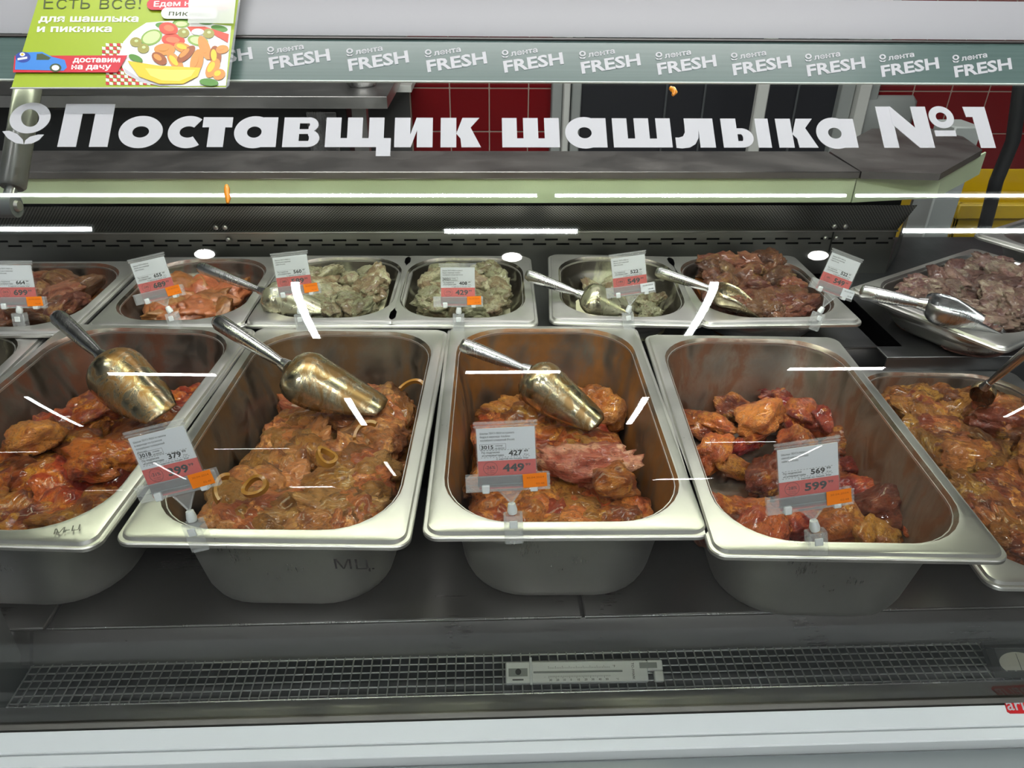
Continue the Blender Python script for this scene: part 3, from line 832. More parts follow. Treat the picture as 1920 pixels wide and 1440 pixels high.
        tag(o, lb, cat, group); objs.append(o); COUNT += 1
    seen = {}
    for o in objs: seen.setdefault(o['label'], []).append(o)
    NUM = ['two', 'three', 'four', 'five', 'six', 'seven', 'eight', 'nine']; ORD = ['second', 'third', 'fourth', 'fifth', 'sixth', 'seventh', 'eighth']
    for lb, L_ in seen.items():
        if len(L_) < 2: continue
        L_.sort(key=lambda o: o.location.x); n_ = len(L_)
        for i, o in enumerate(L_): o['label'] = lb + (', leftmost of ' if i == 0 else ', rightmost of ' if i == n_ - 1 else ', %s from left of ' % ORD[i - 1]) + NUM[n_ - 2]
    # the marinade that the pieces lie in
    if bedmat is not None:
        nn = 30; mb = MB(); hw2, hd2 = w / 2 - .046, d / 2 - .046
        vs = []; ring = rr(hw2, hd2, min(.066, hw2 - .01))
        vs.append((0, 0)); K_ = 9
        for k in range(1, K_ + 1): vs += [(x * k / K_, y * k / K_) for x, y in ring]
        def bz(x, y):
            return max(.003, min(target(x / hw, y / hd) - (bed or .028), D - .02)) + noise.noise(Vector((x * 30, y * 30, 3))) * .003
        V = [(x, y, bz(x, y) + .0) for x, y in vs]; n = 36
        fs = [(0, 1 + j, 1 + (j + 1) % n) for j in range(n)]
        for k in range(K_ - 1):
            for j in range(n):
                a, b = 1 + k * n + j, 1 + k * n + (j + 1) % n; fs.append((a, a + n, b + n, b))
        base = len(V); V += [(x * .93, y * .96, .0022) for x, y in ring]
        for j in range(n): a, b = base - n + j, base - n + (j + 1) % n; fs.append((a, a + n, b + n, b))
        b_ = MB().add(V, fs).build('marinade', bedmat, smooth=60)
        b_.location = pan.location - Vector((0, 0, D)); b_.rotation_euler = pan.rotation_euler
        tag(b_, 'wet marinade under the meat ' + where, 'marinade', kind='stuff')
    return objs
_r = {}
def RNGx(k):
    if k not in _r: _r[k] = np.random.default_rng(sum(map(ord, k)))
    return _r[k]
M1 = meat('pork_red_brown', ((.18, .025, .006), (.40, .075, .012), (.56, .17, .02)), (.72, .30, .03), .42)
M2 = meat('meat_tan', ((.30, .09, .025), (.56, .195, .045), (.62, .26, .08)), (.80, .38, .10), .40, spice=False)
M3 = meat('chicken_orange', ((.28, .045, .008), (.56, .14, .022), (.64, .22, .045)), (.90, .38, .07), .46)
M4 = meat('pork_red_orange', ((.24, .03, .015), (.50, .10, .033), (.66, .18, .04)), (.80, .32, .06), .40)
M5 = meat('meat_brown_spice', ((.18, .045, .014), (.38, .12, .03), (.48, .18, .045)), (.68, .32, .06), .42)
MR0 = meat('steak_brown', ((.13, .04, .018), (.23, .08, .035), (.29, .125, .06)), (.36, .21, .07), .35)
MR1 = meat('fillet_orange', ((.30, .10, .032), (.38, .135, .045), (.44, .18, .065)), (.46, .22, .08), .2, spice=False, bs=.25)
MCR = meat('meat_in_cream', ((.30, .22, .11), (.52, .49, .28), (.60, .575, .35)), (.30, .18, .11), .35, rough=.4, spice=False, bs=.9)
MRAW = meat('raw_grey_pink', ((.10, .04, .032), (.17, .085, .065), (.23, .145, .105)), (.34, .28, .19), .45, spice=False, bs=.6)
MDK = meat('dark_meat', ((.16, .05, .035), (.26, .09, .06), (.34, .14, .08)), (.4, .2, .07), .3)
B1 = plain('marinade_red', (.13, .028, .006), .25); B2 = plain('marinade_tan', (.20, .08, .02), .25); B3 = plain('marinade_orange', (.33, .09, .012), .25)
B4 = plain('marinade_oily', (.26, .12, .02), .2); B5 = plain('marinade_brown', (.20, .07, .02), .25); BC = plain('marinade_cream', (.60, .58, .38), .35); BR = plain('meat_juice', (.16, .08, .07), .25)

fill('p1', 'pork_chunk', 'meat', M1, 'chunk', .050, lambda u, v: .086 - .026 * v - .02 * max(0, v - .3), 'dark red pork chunk in leftmost pan', 'red pork chunks in the leftmost deep pan', 'in the leftmost deep pan', bedmat=B1, seed=3, maxn=62)
fill('p2', 'meat_piece', 'meat', M2, 'piece', .050, lambda u, v: .076 - .026 * v + .018 * u * (v > -.2), 'tan meat piece in second deep pan', 'tan meat pieces in the second deep pan', 'in the pan with onion', bedmat=B2, seed=5, maxn=72)
fill('p3', 'chicken_piece', 'meat', M3, 'piece', .058, lambda u, v: .066 - .028 * v + .012 * u * (v > 0), 'orange chicken piece in pan tagged 449', 'orange chicken pieces in the pan tagged 449', 'in the pan tagged 449', bedmat=B3, seed=8, maxn=62)
M4B = meat('pork_bright_orange', ((.50, .12, .03), (.66, .20, .035), (.74, .28, .05)), (.85, .36, .06), .5)
M4D = meat('pork_dark_red', ((.18, .025, .015), (.30, .05, .022), (.40, .08, .025)), (.60, .24, .06), .15)
M3P = meat('chicken_pale_pink', ((.42, .12, .05), (.62, .27, .14), (.66, .36, .20)), (.74, .42, .22), .45)
def lay(key, name, mat, kind, px, py, h, size, label, group, rz=0, tx=0, ty=0, idx=0, sc=(1, 1, 1)):
    """one piece put where it lies in the photo, h above the pan floor"""
    pan, w, d, D = PANS[key]; L = shapes(kind, mat)
    me, co = L[idx % len(L)]
    o = bpy.data.objects.new(name, me); C.objects.link(o)
    o.location = at(px, py, pan.location.z - D + h); o.scale = (size * sc[0], size * sc[1], size * sc[2]); o.rotation_euler = (tx, ty, rz)
    R_ = Matrix.Rotation(rz, 3, 'Z') @ Matrix.Rotation(ty, 3, 'Y') @ Matrix.Rotation(tx, 3, 'X')
    P = (co * np.array(o.scale)) @ np.array(R_).T
    o.location.z = max(o.location.z, pan.location.z - D + .003 - P[:, 2].min())
    tag(o, label, 'meat', group); return o
g4 = 'red orange pork chunks in the pan tagged 599'
for k, (px, py, h, sz, mt, kd, rz, lb) in enumerate((
    (1540, 800, .030, .040, M4D, 'chunk', .4, 'dark chunk under the rear right of the heap in the 599 pan'), (1480, 790, .028, .044, M4, 'chunk', 1.0, 'red chunk under the middle of the heap in the 599 pan'), (1430, 760, .026, .042, M4, 'chunk', 2.0, 'red chunk under the rear of the heap in the 599 pan'),
    (1590, 860, .028, .042, M4, 'piece', 2.4, 'red strip right behind the 599 tag'), (1560, 900, .030, .046, M4, 'chunk', .2, 'chunk hidden low behind the 599 tag'), (1500, 850, .030, .046, M4, 'chunk', 1.7, 'chunk left behind the top of the 599 tag'),
    (1412, 722, .052, .036, M4D, 'chunk', .7, 'dark red chunk highest at the back of the 599 pan'), (1368, 757, .036, .037, M4, 'chunk', 2.2, 'brownish chunk with fat at the rear left of the 599 heap'), (1303, 792, .024, .040, M4, 'piece', .2, 'red piece by the left wall of the 599 pan'),
    (1352, 800, .032, .030, M4B, 'scrap', -.8, 'thin orange flap beside the piece by the left wall'), (1430, 785, .054, .047, M4B, 'chunk', .3, 'big bright orange chunk in the rear middle of the 599 pan'), (1463, 740, .052, .035, M4, 'piece', .1, 'narrow red piece behind the big bright orange chunk'),
    (1535, 738, .056, .036, M4B, 'chunk', 1.2, 'orange chunk at the rear right top of the 599 heap'), (1497, 772, .056, .034, M4, 'chunk', 2.1, 'red chunk right of the big bright orange chunk'), (1492, 822, .058, .035, M4, 'chunk', 1.2, 'chunk with a yellow fat streak above the 599 tag'),
    (1553, 792, .052, .032, M4D, 'chunk', .9, 'dark smooth chunk at the right side of the 599 heap'), (1578, 832, .050, .038, M4, 'piece', 2.6, 'long red piece beside the top right of the 599 tag'), (1600, 878, .046, .030, M4D, 'piece', .2, 'small dark red end piece right of the 599 tag'),
    (1338, 848, .026, .038, M4B, 'piece', .9, 'orange piece on bare steel at the left of the 599 pan'), (1380, 878, .020, .028, M4B, 'piece', -.5, 'small orange tail on bare steel at left in the 599 pan'), (1440, 893, .032, .044, M4, 'piece', .7, 'chunk with yellow fat left of the 599 tag'),
    (1340, 985, .050, .044, M4D, 'chunk', .2, 'dark red chunk in the front left corner of the 599 pan'), (1385, 955, .048, .044, M4B, 'piece', .1, 'orange piece at the front left of the 599 pan'), (1430, 1000, .052, .044, M4, 'chunk', 1.1, 'red chunk at the front rim left of the 599 clip'),
    (1490, 975, .046, .046, M4, 'piece', .6, 'piece under the rail of the 599 tag'), (1560, 990, .052, .050, M4, 'chunk', 2.0, 'red chunk at the front rim right of the 599 clip'), (1600, 930, .046, .044, M4, 'chunk', .3, 'chunk under the orange sticker of the 599 tag'),
    (1625, 1000, .052, .042, M4B, 'chunk', 1.3, 'orange chunk at the middle of the front rim in the 599 pan'), (1660, 945, .068, .050, M4D, 'chunk', .2, 'large dark chunk high at the front right of the 599 pan'), (1675, 995, .050, .036, M4, 'scrap', .8, 'small scrap between the front right chunks of the 599 pan'),
    (1722, 985, .058, .042, M4, 'chunk', .5, 'rounded red chunk in the front right corner of the 599 pan'), (1700, 960, .036, .044, M4, 'chunk', 1.5, 'chunk beneath the front right chunks of the 599 pan'), (1405, 830, .022, .030, M4, 'scrap', .5, 'small scrap below the big bright orange chunk'))):
    lay('p4', 'pork_chunk', mt, kd, px, py, h, sz, lb, g4, rz=rz, tx=.3 * sin(k * 1.7), ty=.3 * cos(k * 2.3), idx=k * 3 + 1)
g3 = 'orange chicken pieces in the pan tagged 449'
lay('p3', 'chicken_piece', M3P, 'scrap', 1100, 868, .110, .056, 'pale pink chicken piece in the middle of the 449 pan', g3, rz=-.1, idx=2)
lay('p3', 'chicken_piece', M3, 'chunk', 1150, 905, .106, .040, 'glossy orange chicken lump right of the pale pink piece', g3, rz=.5, idx=4)
lay('p3', 'chicken_piece', M3, 'chunk', 1142, 765, .082, .042, 'tall orange chicken piece at the rear right beside the scoop', g3, rz=1.0, tx=.5, idx=1)
g1 = 'red pork chunks in the leftmost deep pan'
lay('p1', 'pork_chunk', M4B, 'chunk', 72, 822, .112, .038, 'bright orange block of pork on the left of the leftmost pan', g1, rz=.2, idx=3)
lay('p1', 'pork_chunk', M1, 'piece', 190, 862, .108, .050, 'large flat brown pork slice in the middle of the leftmost pan', g1, rz=-.15, idx=5)
lay('p1', 'pork_chunk', M1, 'chunk', 185, 768, .100, .034, 'dark rounded pork lump under the scoop in the leftmost pan', g1, rz=1.2, idx=2)
fill('p5', 'pork_piece', 'meat', M5, 'piece', .048, lambda u, v: .058, 'brown pork piece in shallow front pan', 'brown pork pieces in the shallow front pan', 'in the shallow front pan', bedmat=B5, seed=15, maxn=70)
fill('r0', 'pork_steak', 'meat', MR0, 'fillet', .046, lambda u, v: .056, 'brown steak in pan tagged 699', 'brown steaks in the rear pan tagged 699', 'in the rear pan tagged 699', bedmat=B5, seed=17, maxn=26)
fill('r1', 'chicken_fillet', 'meat', MR1, 'fillet', .046, lambda u, v: (.048 if v < .45 and u > -.75 else .0), 'smooth orange fillet in pan tagged 689', 'orange fillets in the rear pan tagged 689', 'in the rear pan tagged 689', bedmat=B5, bed=.04, seed=18, maxn=22)
fill('r2', 'creamy_meat_piece', 'meat', MCR, 'piece', .034, lambda u, v: .056, 'creamy meat piece in pan tagged 589', 'cream-coated pieces in the rear pan tagged 589', 'in the rear pan tagged 589', bedmat=BC, seed=20, maxn=34)
fill('r3', 'creamy_meat_piece', 'meat', MCR, 'piece', .034, lambda u, v: .060, 'creamy meat piece in pan tagged 429', 'cream-coated pieces in the rear pan tagged 429', 'in the rear pan tagged 429', bedmat=BC, seed=22, maxn=34)
fill('r4', 'creamy_meat_piece', 'meat', MCR, 'scrap', .026, lambda u, v: (.040 if (u > .1 and v < .2) or v > .8 else .0), 'creamy scrap in nearly empty rear pan', 'creamy scraps in the nearly empty rear pan', 'in the nearly empty rear pan', bedmat=BC, bed=.036, seed=24, maxn=22)
fill('r5', 'pork_piece', 'meat', MR0, 'piece', .042, lambda u, v: .062 + .018 * (v > 0), 'brown red piece in heaped rear pan', 'brown pieces in the heaped rear pan', 'in the heaped rear pan', bedmat=B5, seed=26, maxn=34)
fill('t1', 'raw_meat_piece', 'meat', MRAW, 'scrap', .040, lambda u, v: (.068 if v > -.35 or u < -.3 else .03), 'grey pink meat piece in askew tray', 'raw meat pieces in the askew tray', 'in the askew tray', bedmat=BR, seed=28, maxn=80)
fill('t2', 'dark_meat_piece', 'meat', MDK, 'scrap', .034, lambda u, v: .055, 'dark meat piece in far corner tray', 'dark meat pieces in the far corner tray', 'in the far corner tray', bedmat=B5, seed=30, maxn=26)

# ================================================================== SCOOPS
def scoop(label, pe, pj, pt, R=.042, up=True, mat=None, hr=.0125, flip=0, length=None):
    """pe handle end, pj joint, pt tip of the bowl (world points); up: the round side faces up"""
    pe, pj, pt = Vector(pe), Vector(pj), Vector(pt)
    root = empty('meat_scoop', pj); tag(root, label, 'scoop', 'steel scoops lying in the pans')
    ax = (pt - pj); L = ax.length; ax.normalize()
    zz_ = Vector((0, 0, 1)) if up else Vector((0, 0, -1))
    zz_ = Matrix.Rotation(flip, 3, ax) @ (zz_ - ax * zz_.dot(ax)).normalized()
    yy_ = zz_.cross(ax)
    n = 14; S = 22; mb = MB(); vs = []
    for i in range(S + 1):
        t_ = i / S
        if t_ < .22: r = R * sqrt(max(0, 1 - (1 - t_ / .22) ** 2)) * .96 + .001
        else: r = R * (1 - .22 * (t_ - .22) / .78)
        half = radians(100) if t_ < .35 else radians(100 - 62 * ((t_ - .35) / .65) ** 1.3)
        if i == S: half *= .45
        for k in range(n + 1):
            a = -half + 2 * half * k / n
            vs.append(ax * (L * t_) + zz_ * (r * cos(a) - R * .25) + yy_ * (r * sin(a)))
    fs = [(i * (n + 1) + k, i * (n + 1) + k + 1, (i + 1) * (n + 1) + k + 1, (i + 1) * (n + 1) + k) for i in range(S) for k in range(n)]
    o = mb.add(vs, fs).build('scoop_bowl', mat or MS_POL, root, smooth=80)
    so = o.modifiers.new('thickness', 'SOLIDIFY'); so.thickness = .0012; so.offset = 0
    e = pe - pj; h0 = zz_ * (R * -.0)
    j0 = ax * (L * .015) + zz_ * (-.002)
    pts = [j0, j0 + (e - j0) * .12, j0 + (e - j0) * .3, j0 + (e - j0) * .7, j0 + (e - j0) * .93, j0 + (e - j0) * .985, e]
    MB().tube(pts, [hr * .62, hr * .62, hr * .8, hr * 1.0, hr * 1.05, hr * .8, hr * .25], 18).build('handle', MS_POL, root, smooth=60)
    MB().tube([j0 - (e - j0).normalized() * .004, j0 + (e - j0).normalized() * .010], [hr * .95, hr * .75], 16).build('collar', MS_POL, root, smooth=50)
    return root
def smeared(n, film, amt): return steel(n, (.60, .54, .38), .2, (60, 1, 1), .03, film=film, film_amt=amt, fscale=42, filmd=.35)
SC1 = smeared('scoop_smeared_yellow', (.36, .15, .015), .45); SC3 = smeared('scoop_smeared_orange', (.22, .10, .010), .52)
scoop('steel scoop smeared with marinade, lying round side up in the leftmost deep pan', at(105, 591, 1.015), at(192, 668, .99), at(312, 792, .930), R=.043, mat=SC1, hr=.0125, flip=.25)
scoop('steel scoop resting on the second deep pan, bowl in the tan meat', at(404, 600, 1.00), at(536, 684, .965), at(712, 776, .885), R=.047, mat=SC3, hr=.0125, flip=.1)
scoop('steel scoop resting in the pan tagged 449 with orange smears on its round back', at(864, 645, .975), at(988, 692, .955), at(1118, 802, .885), R=.038, mat=SC3, hr=.0115, flip=.35)
SCW = smeared('scoop_smeared_cream', (.50, .50, .34), .58)
scoop('steel scoop with creamy bowl in the rear pan tagged 589', at(372, 500, 1.005), at(494, 545, .985), at(610, 592, .940), R=.036, mat=SCW, hr=.010)
scoop('steel scoop with a creamy bowl in the nearly empty rear pan', at(986, 514, .99), at(1090, 551, .975), at(1180, 592, .935), R=.037, mat=SCW, hr=.0105)
scoop('steel scoop lying hollow side up in the heaped brown rear pan', at(1230, 508, .995), at(1335, 545, .985), at(1450, 590, .955), R=.030, mat=smeared('scoop_film_brown', (.20, .12, .04), .5), hr=.010, up=False)
scoop('large clean steel scoop lying along the near rim of the askew tray', at(1612, 546, .985), at(1730, 572, .985), at(1900, 612, .965), R=.036, mat=MS_POL, hr=.0135, up=False)
scoop('steel scoop leaning out of the shallow front pan at the right edge', at(1955, 635, 1.03), at(1848, 722, .925), at(1835, 765, .86), R=.018, mat=SC3, hr=.008)

# ================================================================== PRICE TAGS
_tm = {}
def price_tag(label, cpx, cz, top, roll, price, sub, num, off, title, holder='clear', sticker='orange', tilt=-14, yaw=0, scale=1.0, bend=(0, 0)):
    """cpx pixel of the clip on the rim at height cz; the card stands on the clip"""
    P = at(*cpx, cz)
    root = empty('price_tag', P, (radians(tilt), radians(roll), radians(yaw))); root.scale = (scale,) * 3
    tag(root, label, 'price tag', 'price tags clipped to the pans')
    bx, bz = bend
    W_, H_ = .0625, .068; z0 = .044 + bz
    def loc(x, y, off_): return (bx + x, -.0014 - off_, z0 + y)
    # clip
    mb = MB()
    mb.box(-.0105, .0105, -.008, -.0055, -.016, .018, bev=.0012)
    mb.box(-.0105, .0105, .004, .0065, -.012, .018, bev=.0012)
    mb.box(-.0105, -.0075, -.0055, .004, .004, .018); mb.box(.0075, .0105, -.0055, .004, .004, .018)
    mb.box(-.0085, .0085, -.0062, -.0050, -.0165, -.0135)
    mb.build('clip', PLAST, root, smooth=40)
    boxo('clip_pad', MILKY, (-.0045, .0045, -.0098, -.0082, .004, .013), root, .0006)
    MB().tube([(0, 0, .018), (bx * .25, 0, .022), (bx * .5, 0, .030)], [.0048, .0058, .0042], 12).build('ball_joint', MILKY, root, smooth=60)
    mb = MB(); j = (bx * .5, 0, .030)
    for sx in (-1, 1): mb.tube([j, (bx + sx * .013, 0, z0 - .004)], .0012, 6)
    mb.tube([(bx - .015, 0, z0 - .004), (bx + .015, 0, z0 - .004)], .0012, 6)
    v3 = [(j[0] - .002, 0, j[2] + .001), (j[0] + .002, 0, j[2] + .001), (bx + .012, 0, z0 - .004), (bx - .012, 0, z0 - .004)]
    mb.add([(a, -.0006, c) for a, b, c in v3] + [(a, .0006, c) for a, b, c in v3], [(0, 1, 2, 3), (7, 6, 5, 4), (0, 4, 5, 1), (1, 5, 6, 2), (2, 6, 7, 3), (3, 7, 4, 0)])
    mb.build('fork', PLAST, root, smooth=50)
    # rail
    mb = MB()
    mb.box(bx - .048, bx + .044, -.0036, -.0026, z0 - .004, z0 + .0145, bev=.0004)
    mb.box(bx - .048, bx + .044, .0026, .0036, z0 - .004, z0 + .0145, bev=.0004)
    mb.box(bx - .048, bx + .044, -.0026, .0026, z0 - .0046, z0 - .0034)
    mb.box(bx - .048, bx + .044, -.0040, -.0036, z0 + .0132, z0 + .0145); mb.box(bx - .048, bx + .044, -.0040, -.0036, z0 + .004, z0 + .005)
    mb.build('rail', PLAST, root, smooth=40)
    for x in (bx - .0305, bx + .022): boxo('rail_catch', MILKY, (x, x + .0085, -.0046, .0044, z0 - .0062, z0 + .0035), root, .001)
    # card: white upper field, red lower field
    boxo('card', WHITETAG, (bx - W_ / 2 - .002, bx + W_ / 2 - .002, -.0008, .0008, z0 + .031, z0 + H_), root, 0)
    boxo('price_field', REDTAG, (bx - W_ / 2 - .002, bx + W_ / 2 - .002, -.0008, .0008, z0 - .002, z0 + .0309), root, 0)
    # sleeve
    mb = MB(); mb.box(bx - W_ / 2 - .0032, bx + W_ / 2 - .0008, -.0019, -.0016, z0, z0 + H_ + .006); mb.box(bx - W_ / 2 - .0032, bx + W_ / 2 - .0008, .0012, .0016, z0, z0 + H_ + .006)
    mb.build('sleeve', PLAST2, root)
    mb = MB(); mb.tube([(bx - W_ / 2 - .005, 0, z0 + H_ + .0062), (bx + W_ / 2 + .001, 0, z0 + H_ + .0062)], .0016, 8); mb.tube([(bx - W_ / 2 - .005, 0, z0 + H_ + .0022), (bx + W_ / 2 + .001, 0, z0 + H_ + .0022)], .0010, 8)
    mb.build('sleeve_bead', PLAST, root, smooth=60)
    # print
    L = -W_ / 2; mb = MB()
    yy = H_ - .0065
    for ln in title:
        put(mb, ln, L + .0015, yy, .0021, loc, width=min(.037, len(ln) * .00135), bold=.012, off=-.0005); yy -= .0039
    if num:
        put(mb, num, L + .0020, .0447, .0042, loc, width=.0135, bold=.03, off=-.0005)
        put(mb, 'номер', L + .0175, .0474, .0015, loc, bold=.02, off=-.0005, width=.008); put(mb, 'на весах', L + .0170, .0446, .0015, loc, bold=.02, off=-.0005, width=.0105)
        for a, b, c, d_ in ((.0008, .029, .0436, .0439), (.0008, .029, .0500, .0503), (.0008, .0011, .0436, .0503), (.0287, .029, .0436, .0503)): mb.add([loc(L + a, c, -.0005), loc(L + b, c, -.0005), loc(L + b, d_, -.0005), loc(L + a, d_, -.0005)], [(0, 1, 2, 3)])
    put(mb, 'По подписке', L + .0025, .0396, .0021, loc, bold=.02, off=-.0005, width=.0195); put(mb, '«Супервыгода»', L + .0025, .0362, .0021, loc, bold=.02, off=-.0005, width=.0240)
    put(mb, sub[0], L + .0315, .0362, .0058, loc, width=.0150, bold=.035, off=-.0005); put(mb, sub[1], L + .0480, .0397, .0026, loc, width=.0045, bold=.02, off=-.0005)
    put(mb, '₽/кг', L + .0480, .0357, .0019, loc, width=.0055, off=-.0005)
    put(mb, 'С картой по Акции, ₽/кг', L + .018, .0318, .0018, loc, width=.035, bold=.02, off=-.0005)
    for k in range(17):
        x = L + .0015 + k * .0032
        for y in (.0346, .0428): mb.add([loc(x, y, -.0005), loc(x + .0017, y, -.0005), loc(x + .0017, y + .0004, -.0005), loc(x, y + .0004, -.0005)], [(0, 1, 2, 3)])
    put(mb, price[0], L + .0245, .0180, .0085, loc, width=.0235, bold=.035, off=-.0005); put(mb, price[1], L + .0490, .0235, .0030, loc, width=.0058, bold=.02, off=-.0005)
    if off: put(mb, off, L + .0055, .0215, .0036, loc, width=.0110, bold=.01, off=-.0005)
    cxr, czr, ro_, ri_ = L + .0112, .0222, .0078, .0074
    for k in range(28):
        a0, a1_ = 2 * pi * k / 28, 2 * pi * (k + 1) / 28
        mb.add([loc(cxr + r * cos(a), czr + r * sin(a), -.0005) for r, a in ((ri_, a0), (ro_, a0), (ro_, a1_), (ri_, a1_))], [(0, 1, 2, 3)])
    put(mb, 'по цене', L + .0075, .0188, .0013, loc, width=.0075, off=-.0005); put(mb, 'до 30.04', L + .0072, .0166, .0013, loc, width=.008, off=-.0005)
    mb.build('lettering', BLACK, root)
    # date sticker on the rail
    if sticker:
        sm = ORANGE if sticker == 'orange' else WHITETAG
        sx = bx + .0165 if sticker == 'orange' else bx + .018
        q = MB().box(-.013, .013, -.0002, .0002, -.0080, .0080).build('date_sticker', sm, root, loc=(sx + .011, -.0046, z0 + .0075), rot=(0, radians(-2), 0))
        mb = MB(); f_ = lambda x, y, o_: (x, -.0003 - o_, y)
        put(mb, '30.04.2024', -.009, .0025, .0022, f_, width=.019, off=.0002); put(mb, '02:48', .001, -.0050, .0022, f_, width=.009, off=.0002)
        mb.build('sticker_print', plain('faded_print', (.55, .10, .01), .6) if sticker == 'orange' else BLACK, q)
    return root
T_a = ['Шашлык ЛЕНТА FRESH из свинины', 'в маринаде по-грузински', 'полуфабрикат охлажденный', '(Россия)']
T_b = ['Шашлык ЛЕНТА FRESH из куриного', 'бедра в маринаде Альбион', 'полуфабрикат охлажденный (Россия)']
T_c = ['Шашлык ЛЕНТА FRESH из', 'свиной шеи в маринаде', 'лайм (Россия)']
price_tag('tilted price tag reading 379 and 399 at the left rim of the second deep pan', (372, 1004), FZ + .002, None, -15, ('399', '99'), ('379', '99'), '3018', '-21%', T_a, bend=(.003, .012))
price_tag('upright price tag reading 427 and 449 clipped to the middle deep pan', (963, 990), FZ + .002, None, -2.5, ('449', '99'), ('427', '49'), '3015', '-26%', T_b, bend=(-.002, .007))
price_tag('price tag reading 569 and 599 clipped to the half-empty deep pan', (1530, 1022), FZ + .002, None, -9, ('599', '99'), ('569', '99'), None, '-28%', T_c, bend=(-.003, .005))
price_tag('price tag reading 664 and 699 on the rear pan at the left edge', (40, 606), RZ + .002, None, 0, ('699', '99'), ('664', '99'), None, '-26%', T_c, bend=(.004, -.013), scale=.97)
price_tag('grey shaded price tag reading 655 and 689, second from the left at the rear', (328, 604), RZ + .002, None, -13, ('689', '99'), ('655', '49'), None, '-24%', T_c, bend=(-.008, .004), scale=.93)
price_tag('shaded price tag reading 560 and 589 leaning over the first creamy rear pan', (566, 606), RZ + .002, None, -6, ('589', '99'), ('560', '49'), None, '-28%', T_c, bend=(.002, .013), scale=.90)
price_tag('price tag reading 408 and 429 clipped before the second creamy rear pan', (860, 606), RZ + .002, None, 0, ('429', '99'), ('408', '49'), '3021', '-37%', T_b, scale=.90, bend=(.002, -.008))
price_tag('tilted price tag reading 522 and 549 with white sticker on the nearly empty rear pan', (1178, 603), RZ + .002, None, -8, ('549', '99'), ('522', '49'), None, '-18%', T_c, sticker='white', scale=.90, bend=(.012, .010))
price_tag('price tag reading 522 and 549 leaning right beside the heaped brown rear pan', (1528, 603), RZ + .002, None, 20, ('549', '99'), ('522', '49'), None, '-18%', T_c, sticker='white', scale=.90, bend=(.006, .017))

# ================================================================== THERMOMETER AND GAUGE ON THE GRILLE
th = empty('thermometer', at(1095, 1262, ZG + .003), (radians(28), 0, radians(-.6)))
tag(th, 'white plastic thermometer lying on the wire grille', 'thermometer')
sc_ = .197 / .305
def B(nm, mat, b, bev=.0006): return boxo(nm, mat, b, th, bev)
tb = MB()
tb.box(-.094, .0755, -.0125, .0125, 0, .008, bev=.0015); tb.box(.0755, .094, .000, .0125, 0, .008, bev=.0012)
tb.box(.083, .094, -.0125, .000, 0, .008, bev=.0012)
tb.build('thermometer_body', THERM, th, smooth=40)
B('glass_tube', GREYFR, (-.061, .045, -.0008, .0012, .0081, .0092), .0004)
B('window_slot', GREYFR, (-.0905, -.068, -.004, .005, .0080, .0083), 0)
B('slot_mark', BLACK, (-.086, -.073, -.0085, -.0070, .0080, .0084), 0)
MB().tube([(-.079, .001, .008), (-.079, .001, .0095)], .0035, 14).build('sensor_knob', BLACK, th, smooth=40)
B('end_window', GREYFR, (.066, .087, .003, .0095, .0079, .0083), 0)
B('zip_tie', MILKY, (-.0655, -.0625, -.014, .017, .0085, .0098), .0004)
mb = MB(); f_ = lambda x, y, o_: (x, y, .0081 + o_)
for k in range(45):
    x = -.043 + k * .00165; l_ = .0030 if k % 5 == 0 else .0016
    for (a, b) in ((.0040, .0040 + l_), (-.0040 - l_, -.0040)): mb.add([f_(x, a, .0002), f_(x + .0003, a, .0002), f_(x + .0003, b, .0002), f_(x, b, .0002)], [(0, 1, 2, 3)])
for k, s in enumerate(('30', '20', '10', '0', '10', '20', '30', '40', '50')): put(mb, s, -.0425 + k * .00835, -.0098, .0024, f_, off=.0002, bold=.01)
put(mb, '°C', .037, -.0098, .0022, f_, off=.0002); put(mb, '°F', .034, .0045, .0026, f_, off=.0002); put(mb, '-', -.048, -.0060, .002, f_, off=.0002)
put(mb, 'ТС-7АМК', .0565, .0095, .0026, f_, width=.0190, off=.0002, rot=-pi / 2, bold=.01)
mb.build('scale_print', BLACK, th)
gg = empty('dial_gauge', at(1905, 1240, ZG + .003), (radians(24), 0, radians(-2)))
tag(gg, 'black framed dial gauge on the grille at the right edge', 'gauge')
mb = MB()
for b in ((-.038, .038, .014, .022), (-.038, .038, -.022, -.014), (-.038, -.026, -.014, .014), (.026, .038, -.014, .014)): mb.box(*b, 0, .009, bev=.001)
mb.build('gauge_frame', BLKPL, gg, smooth=40)
boxo('gauge_base', BLKPL, (-.026, .026, -.014, .014, 0, .003), gg, 0)
mb = MB(); k = 32; vs = [(.024 * cos(2 * pi * i / k), -.004 + .014 * sin(2 * pi * i / k), .0045) for i in range(k)]
mb.add([v for v in vs if v[1] > -.0135], [tuple(range(len([v for v in vs if v[1] > -.0135])))]).build('dial_face', plain('dial_white', (.68, .66, .58), .5), gg)
boxo('needle', BLACK, (-.0003, .0003, -.012, .008, .0047, .0050), gg, 0)
boxo('gauge_window', PLAST2, (-.026, .026, -.014, .014, .0075, .0082), gg, 0)
